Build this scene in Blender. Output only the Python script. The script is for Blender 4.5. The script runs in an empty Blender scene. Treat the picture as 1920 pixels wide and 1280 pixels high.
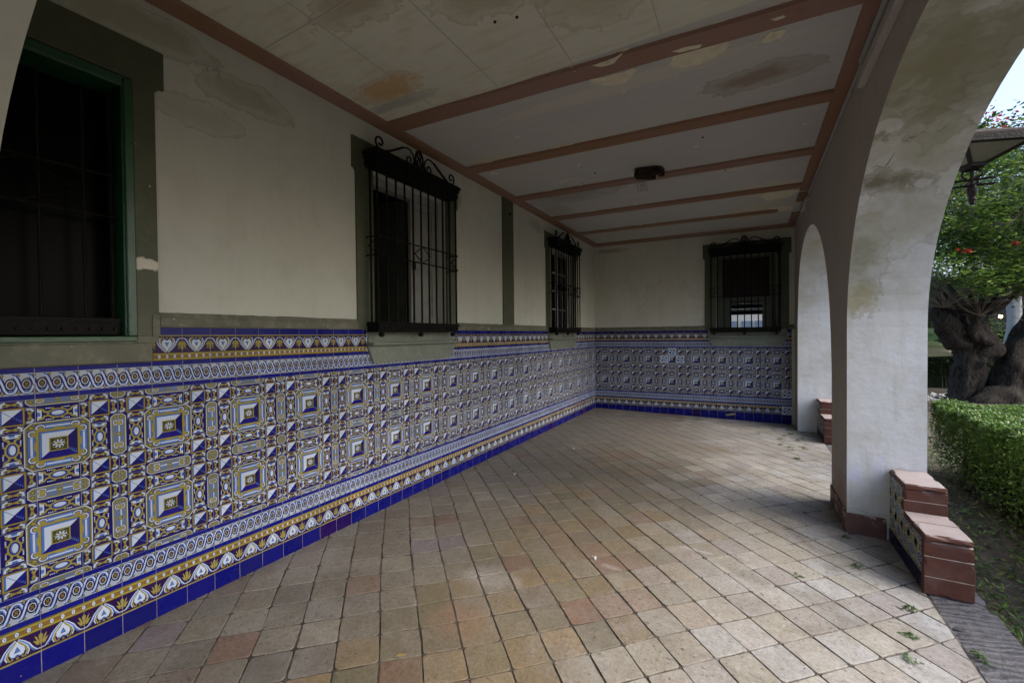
import bpy, bmesh, math, random
import numpy as np
from mathutils import Vector, Matrix
random.seed(7); rng = np.random.default_rng(7)
S = bpy.context.scene
COL = S.collection
R = math.radians
# ------------------------------------------------------------------ camera
D, CH = 2.9525, 1.5817
YAW, PITCH, ROLL = R(29.347), R(-0.7816), R(-0.5664)
FPX = 795.47
cam = bpy.data.cameras.new('camera'); camo = bpy.data.objects.new('camera', cam); COL.objects.link(camo)
fw = Vector((-math.sin(YAW)*math.cos(PITCH), math.cos(YAW)*math.cos(PITCH), math.sin(PITCH)))
rt = Vector((math.cos(YAW), math.sin(YAW), 0)); up = rt.cross(fw)
CR = rt*math.cos(ROLL)+up*math.sin(ROLL); CU = -rt*math.sin(ROLL)+up*math.cos(ROLL)
CP = Vector((D, 0, CH))
m = Matrix((CR, CU, -fw)).transposed().to_4x4(); m.translation = CP
camo.matrix_world = m
cam.sensor_width = 36; cam.lens = 36*FPX/1920; cam.clip_start = 0.02; cam.clip_end = 500
S.camera = camo
# ------------------------------------------------------------------ light
SUN_EL, SUN_AZ = R(40), R(88)          # azimuth measured from +Y towards +X
w = bpy.data.worlds.new('World'); S.world = w; w.use_nodes = True
nt = w.node_tree; bg = nt.nodes['Background']
sky = nt.nodes.new('ShaderNodeTexSky'); sky.sky_type = 'NISHITA'; sky.sun_disc = False
sky.sun_elevation = SUN_EL; sky.sun_rotation = SUN_AZ; sky.air_density = 0.8; sky.dust_density = 3.2; sky.ozone_density = 1.0
nt.links.new(sky.outputs[0], bg.inputs[0]); bg.inputs[1].default_value = 0.15
sl = bpy.data.lights.new('sun', 'SUN'); sl.energy = .75; sl.angle = R(60); sl.color = (1, 1, .99)
so = bpy.data.objects.new('sun', sl); COL.objects.link(so)
sd = Vector((math.sin(SUN_AZ)*math.cos(SUN_EL), math.cos(SUN_AZ)*math.cos(SUN_EL), math.sin(SUN_EL)))
so.rotation_euler = sd.to_track_quat('Z', 'Y').to_euler(); so.location = (12, 4, 14)
S.view_settings.view_transform = 'Standard'; S.view_settings.look = 'None'
S.view_settings.exposure = 1.45; S.view_settings.gamma = 1
S.cycles.use_denoising = True; S.cycles.max_bounces = 8; S.cycles.diffuse_bounces = 6
S.cycles.glossy_bounces = 3; S.cycles.transparent_max_bounces = 8; S.cycles.sample_clamp_indirect = 6
# ------------------------------------------------------------------ setting constants (from the survey of the photograph)
W, YB, EV, HC = 3.645, 8.92, 0.0525, 3.474
XO = 4.137                     # outer face of the arcade
def fz(x): return -0.0195*x    # paving falls towards the garden
# ------------------------------------------------------------------ helpers
def tag(o, label=None, cat=None, group=None, kind=None):
    if label: o['label'] = label
    if cat: o['category'] = cat
    if group: o['group'] = group
    if kind: o['kind'] = kind
    return o
def empty(name, loc=(0, 0, 0), rz=0, **k):
    o = bpy.data.objects.new(name, None); COL.objects.link(o); o.location = loc; o.rotation_euler = (0, 0, rz)
    o.empty_display_size = .1
    return tag(o, **k)
class MB:
    def __init__(s): s.v = []; s.f = []; s.mi = []; s.c = []; s.col = (1, 1, 1); s.m = 0
    def face(s, pts, mi=None):
        n = len(s.v); s.v += [tuple(p) for p in pts]; s.f.append(tuple(range(n, n+len(pts))))
        s.mi.append(s.m if mi is None else mi); s.c.append(s.col)
    def raw(s, vs, fs, mi=None):
        n = len(s.v); s.v += [tuple(p) for p in vs]
        for f in fs: s.f.append(tuple(i+n for i in f)); s.mi.append(s.m if mi is None else mi); s.c.append(s.col)
    def box(s, a, b, T=None, mi=None, bev=0):
        x0, y0, z0 = a; x1, y1, z1 = b
        if bev:
            e = bev; P = []
            for (x, sx) in ((x0, 1), (x1, -1)):
                for (y, sy) in ((y0, 1), (y1, -1)):
                    for (z, sz) in ((z0, 1), (z1, -1)):
                        P += [(x, y+sy*e, z+sz*e), (x+sx*e, y, z+sz*e), (x+sx*e, y+sy*e, z)]
            q = lambda i, j, k, t: ((i*2+j)*2+k)*3+t
            F = []
            for i in (0, 1):
                F.append([q(i, 0, 0, 0), q(i, 1, 0, 0), q(i, 1, 1, 0), q(i, 0, 1, 0)][::(-1 if i == 0 else 1)])
                F.append([q(0, i, 0, 1), q(0, i, 1, 1), q(1, i, 1, 1), q(1, i, 0, 1)][::(-1 if i == 0 else 1)])
                F.append([q(0, 0, i, 2), q(1, 0, i, 2), q(1, 1, i, 2), q(0, 1, i, 2)][::(-1 if i == 0 else 1)])
            for i in (0, 1):
                for j in (0, 1):
                    F.append([q(i, j, 0, 0), q(i, j, 1, 0), q(i, j, 1, 1), q(i, j, 0, 1)])
                    F.append([q(i, 0, j, 0), q(i, 1, j, 0), q(i, 1, j, 2), q(i, 0, j, 2)])
                    F.append([q(0, i, j, 1), q(1, i, j, 1), q(1, i, j, 2), q(0, i, j, 2)])
                    for k in (0, 1): F.append([q(i, j, k, 0), q(i, j, k, 1), q(i, j, k, 2)])
        else:
            P = [(x, y, z) for x in (x0, x1) for y in (y0, y1) for z in (z0, z1)]
            F = [(0, 1, 3, 2), (4, 6, 7, 5), (0, 4, 5, 1), (2, 3, 7, 6), (0, 2, 6, 4), (1, 5, 7, 3)]
        if T: P = [T(*p) for p in P]
        s.raw(P, F, mi)
    def tube(s, pts, r, seg=8, mi=None, cap=True, T=None, flat=1.0):
        pts = [Vector(p) for p in pts]; n = len(pts); rr = r if hasattr(r, '__len__') else [r]*n
        rings = []; up = Vector((.31, .17, .93))
        for i, p in enumerate(pts):
            t = (pts[min(i+1, n-1)]-pts[max(i-1, 0)]).normalized()
            if i == 0:
                a = t.cross(up); a = a.normalized() if a.length > .1 else t.cross(Vector((1, 0, 0))).normalized()
            else: a = (a-t*a.dot(t)).normalized()
            b = t.cross(a)
            rings.append([p+(a*math.cos(k*2*math.pi/seg)+b*math.sin(k*2*math.pi/seg)*flat)*rr[i] for k in range(seg)])
        V = [q for g in rings for q in g]
        F = [(i*seg+k, i*seg+(k+1) % seg, (i+1)*seg+(k+1) % seg, (i+1)*seg+k) for i in range(n-1) for k in range(seg)]
        if cap: F += [tuple(range(seg))[::-1], tuple((n-1)*seg+k for k in range(seg))]
        if T: V = [T(*p) for p in V]
        s.raw(V, F, mi)
    def lathe(s, prof, c, seg=16, mi=None, rot=0):
        V = []; F = []
        for (r, z) in prof:
            for k in range(seg): V.append((c[0]+r*math.cos(rot+k*2*math.pi/seg), c[1]+r*math.sin(rot+k*2*math.pi/seg), c[2]+z))
        n = len(prof)
        F = [(i*seg+k, i*seg+(k+1) % seg, (i+1)*seg+(k+1) % seg, (i+1)*seg+k) for i in range(n-1) for k in range(seg)]
        F += [tuple(range(seg))[::-1], tuple((n-1)*seg+k for k in range(seg))]
        s.raw(V, F, mi)
    def prism(s, poly, d0, d1, T, mi=None):
        n = len(poly); V = [T(a, b, d0) for a, b in poly]+[T(a, b, d1) for a, b in poly]
        s.raw(V, [tuple(range(n)), tuple(range(n, 2*n))[::-1]]+[(i, i+n, (i+1) % n+n, (i+1) % n) for i in range(n)], mi)
    def build(s, name, mats, parent=None, color=False, smooth=False, fix=True, cast=None):
        me = bpy.data.meshes.new(name); me.from_pydata(s.v, [], s.f)
        mats = mats if isinstance(mats, (list, tuple)) else [mats]
        for mm in mats: me.materials.append(mm)
        if len(mats) > 1: me.polygons.foreach_set('material_index', s.mi)
        if color:
            at = me.color_attributes.new('col', 'FLOAT_COLOR', 'CORNER')
            ln = np.array([len(f) for f in s.f]); c = np.repeat(np.array(s.c, float), ln, axis=0)
            at.data.foreach_set('color', np.c_[c, np.ones(len(c))].astype(np.float32).ravel())
        if fix:
            bm = bmesh.new(); bm.from_mesh(me); bmesh.ops.recalc_face_normals(bm, faces=bm.faces); bm.to_mesh(me); bm.free()
        if smooth: me.polygons.foreach_set('use_smooth', [True]*len(me.polygons))
        me.update()
        o = bpy.data.objects.new(name, me); COL.objects.link(o)
        if parent: o.parent = parent
        return o
from mathutils import noise as mn
def roughen(o, amp=.002, cell=.03, fs=18, chip=.0):
    me = o.data; bm = bmesh.new(); bm.from_mesh(me)
    for _ in range(6):
        ed = [e for e in bm.edges if e.calc_length() > cell]
        if not ed or len(bm.verts) > 30000: break
        bmesh.ops.subdivide_edges(bm, edges=ed, cuts=1, use_grid_fill=True)
    bmesh.ops.triangulate(bm, faces=[f for f in bm.faces if len(f.verts) > 4])
    off = Vector(o.location)+(Vector(o.parent.location) if o.parent else Vector())
    mv = {}
    for v in bm.verts:
        p = v.co+off; n = mn.noise_vector(p*fs)*amp+mn.noise_vector(p*fs*.3)*amp*1.2; mv[v] = n
        if chip and len(v.link_faces) and max((f.normal-v.link_faces[0].normal).length for f in v.link_faces) > .5:
            c_ = mn.noise(p*11)
            if c_ > .12: mv[v] = n-v.normal*chip*(c_-.12)*3
    for v, n in mv.items(): v.co += n
    bm.to_mesh(me); bm.free(); me.update()
def copy_tree(o, parent=None):
    c = o.copy(); COL.objects.link(c); c.parent = parent
    for ch in o.children: copy_tree(ch, c)
    return c
# ------------------------------------------------------------------ material helpers
class NM:
    def __init__(s, name, rough=.7, spec=.3):
        s.m = bpy.data.materials.new(name); s.m.use_nodes = True; s.t = s.m.node_tree
        s.b = s.t.nodes['Principled BSDF']; s.b.inputs['Roughness'].default_value = rough
        s.b.inputs['Specular IOR Level'].default_value = spec
        s.g = s.t.nodes.new('ShaderNodeNewGeometry'); s.P = s.g.outputs['Position']; s.N = []
    def n(s, t, **k):
        x = s.t.nodes.new(t)
        for a, b in k.items(): setattr(x, a, b)
        return x
    def L(s, a, b): s.t.links.new(a, b)
    def setin(s, sock, v):
        if isinstance(v, bpy.types.NodeSocket): s.L(v, sock)
        elif hasattr(v, '__len__') and len(v) == 3 and sock.type == 'RGBA': sock.default_value = (*v, 1)
        else: sock.default_value = v
    def math(s, op, a, b=0., c=0., clamp=False):
        x = s.n('ShaderNodeMath', operation=op); x.use_clamp = clamp
        for i, v in enumerate((a, b, c)): s.setin(x.inputs[i], v)
        return x.outputs[0]
    def noise(s, scale, detail=4, rough=.55, vec=None, dist=0, sc=None):
        x = s.n('ShaderNodeTexNoise'); x.inputs['Scale'].default_value = scale; x.inputs['Detail'].default_value = detail
        x.inputs['Roughness'].default_value = rough; x.inputs['Distortion'].default_value = dist
        v = vec or s.P
        if sc:
            mp = s.n('ShaderNodeMapping'); s.L(v, mp.inputs[0]); mp.inputs['Scale'].default_value = sc; v = mp.outputs[0]
        s.L(v, x.inputs['Vector']); return x.outputs['Fac']
    def ramp(s, f, a, b):     # linear step a..b -> 0..1
        x = s.n('ShaderNodeMapRange'); s.L(f, x.inputs[0]); x.inputs[1].default_value = a; x.inputs[2].default_value = b
        return x.outputs[0]
    def mix(s, f, a, b, mode='MIX'):
        x = s.n('ShaderNodeMix', data_type='RGBA', blend_type=mode)
        s.setin(x.inputs[0], f); s.setin(x.inputs[6], a); s.setin(x.inputs[7], b); return x.outputs[2]
    def attr(s, name='col'):
        x = s.n('ShaderNodeAttribute'); x.attribute_name = name; return x.outputs['Color']
    def blob(s, c, r, edge=.45, nscale=6):    # noisy elliptical mask centred at world point c
        x = s.n('ShaderNodeVectorMath', operation='SUBTRACT'); s.L(s.P, x.inputs[0]); x.inputs[1].default_value = c
        y = s.n('ShaderNodeVectorMath', operation='DIVIDE'); s.L(x.outputs[0], y.inputs[0]); y.inputs[1].default_value = r
        l = s.n('ShaderNodeVectorMath', operation='LENGTH'); s.L(y.outputs[0], l.inputs[0])
        nn = s.noise(nscale, 4, .6)
        d = s.math('ADD', l.outputs['Value'], s.math('MULTIPLY', s.math('SUBTRACT', nn, .5), 1.6))
        return s.math('SUBTRACT', 1., s.ramp(d, 1-edge, 1+edge*.3))
    def bump(s, h, strength=.3, dist=.01, prev=None):
        x = s.n('ShaderNodeBump'); x.inputs['Strength'].default_value = strength; x.inputs['Distance'].default_value = dist
        s.L(h, x.inputs['Height'])
        if prev: s.L(prev, x.inputs['Normal'])
        return x.outputs[0]
    def out(s, col, normal=None, rough=None):
        s.setin(s.b.inputs['Base Color'], col)
        if normal: s.L(normal, s.b.inputs['Normal'])
        if rough is not None: s.setin(s.b.inputs['Roughness'], rough)
        return s.m
def mottled(name, c1, c2, c3=None, s1=1.2, s2=9, rough=.75, bump=.25, bscale=40, blobs=(), spec=.25, streak=None, speck=None, bd=.01):
    q = NM(name, rough, spec)
    col = q.mix(q.ramp(q.noise(s1, 5, .6), .35, .68), c1, c2)
    if c3: col = q.mix(q.math('MULTIPLY', q.ramp(q.noise(s2, 6, .65), .5, .75), .6), col, c3)
    if streak: col = q.mix(q.math('MULTIPLY', q.ramp(q.noise(6, 5, .6, sc=streak[1]), .5, .75), streak[2]), col, streak[0])
    for b in blobs:
        mk = q.blob(b[0], b[1], b[4] if len(b) > 4 else .45, b[5] if len(b) > 5 else 6)
        col = q.mix(q.math('MULTIPLY', mk, b[3]), col, b[2])
        rg = q.math('MULTIPLY', q.math('MULTIPLY', q.ramp(mk, .0, .10), q.math('SUBTRACT', 1., q.ramp(mk, .10, .35))), .35)
        col = q.mix(rg, col, tuple(v*.7 for v in b[2]))
    if speck: col = q.mix(q.ramp(q.noise(speck[1], 3, .6), speck[2], speck[2]+.03), col, speck[0])
    h = q.math('ADD', q.noise(bscale, 5, .6), q.math('MULTIPLY', q.noise(bscale*.12, 3), 1.5))
    return q.out(col, q.bump(h, bump, bd))
M = {}
M['wall'] = mottled('cream_plaster', (.49, .505, .445), (.455, .465, .405), (.40, .405, .335), .8, 5, .8, .22, 22, blobs=[
    ((0, 1.65, 3.2), (.2, .30, .10), (.24, .20, .12), .45), ((0, 1.35, 2.95), (.2, .28, .08), (.34, .30, .22), .35), ((0, 1.05, 3.32), (.2, .4, .1), (.22, .19, .11), .5),
    ((0, 4.02, 3.2), (.2, .06, .1), (.25, .2, .1), .5), ((0, 6.1, 3.3), (.2, .3, .08), (.3, .28, .22), .6)],
    streak=((.36, .33, .26), (1, 1, .12), .25))
M['wall2'] = mottled('cream_plaster_end', (.54, .545, .475), (.50, .505, .435), (.44, .435, .36), .8, 5, .8, .22, 22, blobs=[
    ((.35, 8.93, 3.36), (.35, .3, .05), (.2, .17, .09), .6), ((1.5, 8.98, 2.1), (.5, .3, .5), (.5, .47, .40), .4)],
    streak=((.33, .30, .24), (1, 1, .12), .3))
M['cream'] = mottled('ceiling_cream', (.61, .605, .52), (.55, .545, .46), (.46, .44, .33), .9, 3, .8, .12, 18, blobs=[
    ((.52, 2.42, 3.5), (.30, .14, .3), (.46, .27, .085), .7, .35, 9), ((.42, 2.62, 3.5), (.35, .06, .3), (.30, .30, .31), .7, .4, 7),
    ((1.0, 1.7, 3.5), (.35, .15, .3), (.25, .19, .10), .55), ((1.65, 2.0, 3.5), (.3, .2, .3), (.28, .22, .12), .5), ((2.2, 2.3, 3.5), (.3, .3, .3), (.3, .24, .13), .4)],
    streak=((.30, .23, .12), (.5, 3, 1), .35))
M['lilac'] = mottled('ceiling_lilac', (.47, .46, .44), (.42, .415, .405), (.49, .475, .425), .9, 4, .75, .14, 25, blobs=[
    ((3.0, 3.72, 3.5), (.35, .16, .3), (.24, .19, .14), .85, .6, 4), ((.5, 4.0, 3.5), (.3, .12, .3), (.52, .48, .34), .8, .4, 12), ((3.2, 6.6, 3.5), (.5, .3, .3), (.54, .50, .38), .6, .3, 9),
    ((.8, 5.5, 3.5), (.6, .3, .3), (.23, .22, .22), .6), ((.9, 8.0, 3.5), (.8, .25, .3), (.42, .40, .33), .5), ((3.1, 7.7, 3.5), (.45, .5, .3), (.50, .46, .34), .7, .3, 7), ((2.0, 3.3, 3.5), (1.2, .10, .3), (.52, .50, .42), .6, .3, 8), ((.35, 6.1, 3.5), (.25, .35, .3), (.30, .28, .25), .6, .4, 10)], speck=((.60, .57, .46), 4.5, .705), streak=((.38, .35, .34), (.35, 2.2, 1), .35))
q = NM('beam_paint', .6, .35)
c = q.mix(q.ramp(q.noise(.8, 4), .42, .58), (.235, .130, .072), (.25, .150, .120))
c = q.mix(q.math('MULTIPLY', q.ramp(q.noise(14, 5, .6, sc=(1, 1, 1)), .5, .8), .5), c, (.20, .09, .05))
c = q.mix(q.ramp(q.noise(7, 5, .7), .715, .73), c, (.45, .38, .28))
M['beam'] = q.out(c, q.bump(q.noise(30, 4), .2, .01))
M['greyband'] = mottled('grey_green_moulding', (.135, .138, .10), (.095, .10, .075), (.26, .24, .18), 3, 16, .6, .4, 30, speck=((.42, .38, .30), 22, .68))
M['green'] = mottled('olive_grey_surround', (.070, .080, .046), (.050, .058, .033), (.10, .10, .07), 1.5, 9, .5, .3, 30, blobs=[((0, 1.07, 2.0), (.1, .09, .035), (.55, .52, .45), 1., .2, 20)],
                     speck=((.40, .38, .30), 17, .735), spec=.4)
M['greensill'] = mottled('grey_green_sill', (.155, .175, .14), (.125, .145, .115), (.25, .25, .2), 2, 12, .45, .25, 30, speck=((.42, .40, .34), 15, .70), spec=.45)
M['darkgreen'] = mottled('bottle_green_gloss', (.006, .060, .020), (.004, .040, .014), (.01, .07, .03), 3, 14, .35, .2, 30, speck=((.3, .33, .28), 40, .76), spec=.5)
M['iron'] = mottled('black_iron', (.004, .004, .0038), (.006, .0058, .005), (.014, .010, .008), 5, 30, .55, .4, 60, spec=.12)
M['whitewood'] = mottled('grey_white_joinery', (.27, .28, .26), (.23, .24, .22), (.17, .17, .15), 3, 12, .5, .15, 30, streak=((.22, .2, .16), (4, 4, .4), .3))
M['greenwood'] = mottled('grey_green_joinery', (.07, .08, .062), (.05, .06, .046), (.1, .1, .08), 3, 12, .5, .15, 30)
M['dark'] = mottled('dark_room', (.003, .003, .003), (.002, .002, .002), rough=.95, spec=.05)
q = NM('dark_glass', .08, .5); q.b.inputs['Specular IOR Level'].default_value = .03; q.b.inputs['Roughness'].default_value = .3; M['glass'] = q.out((.0012, .0014, .0014))
M['inner'] = mottled('pinkish_grey_plaster', (.44, .395, .355), (.395, .36, .335), (.41, .34, .28), .9, 5, .8, .25, 20, streak=((.36, .31, .26), (1.5, 1.5, .1), .45),
                     blobs=[((3.645, 4.6, .1), (.2, .4, .25), (.30, .15, .10), .5)])
M['jamb'] = mottled('weathered_shaded_white_plaster', (.68, .69, .71), (.56, .56, .53), (.42, .41, .32), 1.3, 2.6, .8, .35, 16, blobs=[
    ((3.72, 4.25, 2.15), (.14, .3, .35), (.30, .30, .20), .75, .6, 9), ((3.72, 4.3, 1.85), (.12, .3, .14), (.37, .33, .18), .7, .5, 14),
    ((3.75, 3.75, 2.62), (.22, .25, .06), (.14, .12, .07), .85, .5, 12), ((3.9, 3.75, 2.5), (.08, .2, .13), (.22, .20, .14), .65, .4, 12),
    ((3.95, 3.1, 2.9), (.35, .5, .3), (.25, .24, .15), .75), ((3.75, 2.9, 2.95), (.3, .6, .3), (.27, .26, .16), .75), ((3.9, 3.6, 2.6), (.3, .3, .3), (.34, .33, .23), .6), ((3.9, 4.0, 2.3), (.3, .3, .3), (.42, .41, .31), .5), ((3.7, 4.4, .42), (.05, .2, .06), (.62, .64, .74), .9, .2, 12),  # arch soffit: olive stains deepened, its shade put into the colour
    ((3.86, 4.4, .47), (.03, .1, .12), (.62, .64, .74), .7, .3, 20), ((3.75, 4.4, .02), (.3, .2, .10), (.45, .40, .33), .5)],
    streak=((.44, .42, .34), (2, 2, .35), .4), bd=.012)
q = NM('red_cement_block', .62, .35)
c = q.mix(q.ramp(q.noise(5, 5, .65), .35, .7), (.105, .036, .023), (.072, .027, .019))
c = q.mix(q.math('MULTIPLY', q.ramp(q.noise(7, 6, .7), .50, .75), .5), c, (.16, .10, .08))
up_ = q.n('ShaderNodeSeparateXYZ'); q.L(q.g.outputs['Normal'], up_.inputs[0])
c = q.mix(q.math('MULTIPLY', q.ramp(up_.outputs[2], .7, .95), .75), c, q.mix(q.noise(9, 5), (.50, .465, .455), (.32, .265, .255)))
M['redstep'] = q.out(c, q.bump(q.noise(45, 5), .3, .008))
M['joint'] = mottled('pale_mortar', (.45, .38, .33), (.38, .31, .27), rough=.9)
M['redbase'] = mottled('flaking_red_paint', (.19, .10, .082), (.12, .07, .06), (.36, .30, .27), 7, 9, .75, .6, 30, speck=((.44, .42, .40), 9, .57))
M['pipe'] = mottled('grey_pipe', (.36, .37, .36), (.30, .31, .30), (.22, .22, .2), 3, 20, .5, .1)
M['chip'] = mottled('bare_cream_plaster', (.66, .62, .47), (.60, .55, .41), (.36, .32, .22), 4, 14, .85, .3, 30)
M['nest'] = mottled('charred_fitting', (.012, .011, .009), (.03, .022, .015), (.09, .075, .05), 20, 40, .9, .8, 60)
M['fibre'] = mottled('frayed_fibre', (.26, .23, .18), (.15, .13, .10), rough=.9)
# glazed tile, colours carried by the painted pattern
q = NM('glazed_tile', .25, .13)
c = q.mix(q.math('MULTIPLY', q.ramp(q.noise(3, 5, .6), .45, .8), .12), q.attr(), (.05, .045, .04))
c = q.mix(q.ramp(q.noise(55, 3, .6), .76, .78), c, (.5, .48, .42))
q.out(c, q.bump(q.noise(9, 3), .10, .01), q.math('ADD', .17, q.math('MULTIPLY', q.noise(6, 4), .22))); M['tile'] = q.m
# terracotta paving
q = NM('worn_terracotta', .7, .35)
a = q.attr()
c = q.mix(q.math('MULTIPLY', q.ramp(q.noise(8, 8, .75), .40, .60), .85), a, q.mix(.5, a, (.66, .59, .50), 'MULTIPLY'))
c = q.mix(q.math('MULTIPLY', q.ramp(q.noise(3.4, 7, .68, dist=.6), .50, .70), .6), c, (.34, .33, .31))
c = q.mix(q.math('MULTIPLY', q.ramp(q.noise(1.1, 3, .5), .42, .62), .30), c, (.22, .185, .12))
c = q.mix(q.math('MULTIPLY', q.ramp(q.noise(1.7, 6, .65, dist=1.2), .52, .66), .55), c, (.18, .165, .135))
c = q.mix(q.math('MULTIPLY', q.ramp(q.noise(38, 4, .7), .60, .66), .7), c, (.07, .055, .04))
c = q.mix(q.math('MULTIPLY', q.ramp(q.noise(16, 6, .7, dist=1.), .66, .70), .8), c, (.56, .54, .52))
for b in [((1.45, 2.35, -.03), (.20, .16, .2), (.55, .53, .51), .6, .6, 9), ((2.35, 6.6, -.04), (.42, .30, .2), (.26, .19, .105), .75, .35, 4), ((2.1, 2.9, -.04), (.09, .03, .2), (.5, .5, .5), .5, .5, 20),
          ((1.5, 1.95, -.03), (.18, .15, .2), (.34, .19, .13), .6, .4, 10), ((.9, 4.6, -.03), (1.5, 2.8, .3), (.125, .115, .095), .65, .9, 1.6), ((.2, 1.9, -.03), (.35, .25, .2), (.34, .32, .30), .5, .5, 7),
          ((2.6, 3.45, -.04), (.14, .02, .2), (.5, .5, .5), .6, .4, 16), ((1.9, 3.2, -.03), (.9, .7, .2), (.20, .16, .09), .3, .7, 3)]:
    c = q.mix(q.math('MULTIPLY', q.blob(b[0], b[1], b[4], b[5]), b[3]), c, b[2])
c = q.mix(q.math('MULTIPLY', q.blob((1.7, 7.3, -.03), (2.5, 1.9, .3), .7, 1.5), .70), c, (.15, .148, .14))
c = q.mix(q.math('MULTIPLY', q.blob((1.75, 1.8, -.03), (.8, .6, .3), .7, 2.5), .35), c, (.28, .22, .135))
c = q.mix(q.math('MULTIPLY', q.ramp(q.noise(26, 7, .75), .48, .68), .45), c, q.mix(.5, c, (.35, .32, .28), 'MULTIPLY'))
c = q.mix(q.math('MULTIPLY', q.ramp(q.noise(60, 6, .8), .40, .60), .75), c, q.mix(.75, c, (.55, .50, .45), 'MULTIPLY'))
c = q.mix(q.math('MULTIPLY', q.ramp(q.noise(120, 3, .7), .62, .72), .5), c, (.50, .48, .45))
h = q.math('ADD', q.noise(14, 6, .65), q.math('MULTIPLY', q.noise(90, 3), .25))
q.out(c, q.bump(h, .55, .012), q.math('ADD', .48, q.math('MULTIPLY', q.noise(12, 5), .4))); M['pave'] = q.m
M['grout'] = mottled('dirty_joint', (.05, .042, .034), (.14, .12, .10), (.42, .40, .37), 1.1, 9, .95, .8, 60)
q = NM('grey_slate_threshold', .8, .3)
wv = q.n('ShaderNodeTexWave'); wv.inputs['Scale'].default_value = 3.2; wv.inputs['Distortion'].default_value = 11; wv.inputs['Detail'].default_value = 6; wv.inputs['Detail Roughness'].default_value = .7
mp = q.n('ShaderNodeMapping'); q.L(q.P, mp.inputs[0]); mp.inputs['Rotation'].default_value = (0, 0, .9); mp.inputs['Scale'].default_value = (1, 2.6, 1); q.L(mp.outputs[0], wv.inputs['Vector'])
wf_ = wv.outputs['Fac']; c = q.mix(q.ramp(wf_, .1, .8), (.07, .07, .078), (.14, .138, .152)); c = q.mix(q.math('MULTIPLY', q.ramp(q.noise(6, 6, .7), .42, .66), .8), c, (.17, .168, .168))
M['slab'] = q.out(c, q.bump(q.math('ADD', wf_, q.math('MULTIPLY', q.noise(30, 5, .7), 2)), .6, .02))
M['soil'] = mottled('garden_soil', (.075, .060, .042), (.13, .112, .085), (.035, .028, .02), 1.2, 8, .95, 1., 25, bd=.03, speck=((.28, .26, .2), 30, .7))
M['bark'] = None
q = NM('gnarled_bark', .9, .2)
n1 = q.noise(9, 6, .65, sc=(3.2, 3.2, .7), dist=.8)
M['bark'] = q.out(q.mix(q.ramp(n1, .38, .62), (.010, .009, .008), (.062, .052, .042)), q.bump(n1, 1., .05))
def leafmat(name, gl=.35, tr=.35):
    q = NM(name, gl, .4); a = q.attr(); q.setin(q.b.inputs['Base Color'], a)
    t = q.n('ShaderNodeBsdfTranslucent'); q.L(a, t.inputs[0]); mx = q.n('ShaderNodeMixShader'); mx.inputs[0].default_value = tr
    q.L(q.b.outputs[0], mx.inputs[1]); q.L(t.outputs[0], mx.inputs[2]); q.L(mx.outputs[0], q.t.nodes['Material Output'].inputs[0])
    return q.m
M['core'] = mottled('hedge_core_shade', (.014, .022, .008), (.02, .032, .012), (.008, .01, .005), 20, 60, .95, 1., 40, bd=.05); M['leaf'] = leafmat('leaf'); M['hedge'] = leafmat('hedge_leaf', .3, .3)
M['twig'] = mottled('twig', (.12, .10, .08), (.2, .18, .15), rough=.9)
M['housewall'] = mottled('dark_brown_house_wall', (.10, .09, .075), (.085, .078, .065), (.10, .095, .085), .5, 3)  # even dark brown wall tone
M['paleh'] = mottled('pale_house_wall', (.66, .64, .55), (.60, .58, .5), rough=.8)
M['blueh'] = mottled('blue_grey_shutter', (.22, .28, .36), (.18, .23, .30), rough=.6)
M['redblind'] = mottled('dark_red_blind', (.018, .006, .005), (.012, .005, .004), rough=.6)
M['greyblind'] = mottled('blue_grey_blind', (.035, .045, .05), (.028, .034, .038), rough=.5)
q = NM('lit_bulb'); q.b.inputs['Emission Color'].default_value = (1, .62, .25, 1); q.b.inputs['Emission Strength'].default_value = 14; M['bulb'] = q.m
q = NM('frosted_glass', .5, .2); M['frost'] = q.out(q.mix(q.noise(30, 3), (.115, .11, .085), (.07, .068, .052)))
M['rooftin'] = mottled('rusty_lantern_roof', (.075, .06, .055), (.05, .045, .042), (.14, .10, .07), 8, 40, .9, .5, 60, spec=.08)
# ================================================================== BUILDING
HI = 4.1      # top of the masonry
def TL(a, z, d): return (-d, a, z)                       # house wall: a=Y, d = depth behind the face
def TE(a, z, d): return (a+EV*0, YB+EV*a+d, z)           # end wall: a=X
def wall_holes(mb, a0, a1, z0, z1, holes, T, th):
    A = sorted({a0, a1, *[h[0] for h in holes], *[h[1] for h in holes]}); Z = sorted({z0, z1, *[h[2] for h in holes], *[h[3] for h in holes]})
    inh = lambda a, z: any(h[0] < a < h[1] and h[2] < z < h[3] for h in holes)
    for i in range(len(A)-1):
        for j in range(len(Z)-1):
            if inh((A[i]+A[i+1])/2, (Z[j]+Z[j+1])/2): continue
            for d in (0, th): mb.face([T(A[i], Z[j], d), T(A[i+1], Z[j], d), T(A[i+1], Z[j+1], d), T(A[i], Z[j+1], d)])
    for h in holes:
        mb.face([T(h[0], h[2], 0), T(h[0], h[3], 0), T(h[0], h[3], th), T(h[0], h[2], th)])
        mb.face([T(h[1], h[2], 0), T(h[1], h[3], 0), T(h[1], h[3], th), T(h[1], h[2], th)])
        mb.face([T(h[0], h[2], 0), T(h[1], h[2], 0), T(h[1], h[2], th), T(h[0], h[2], th)])
        mb.face([T(h[0], h[3], 0), T(h[1], h[3], 0), T(h[1], h[3], th), T(h[0], h[3], th)])
    mb.face([T(a0, z1, 0), T(a1, z1, 0), T(a1, z1, th), T(a0, z1, th)])
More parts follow.
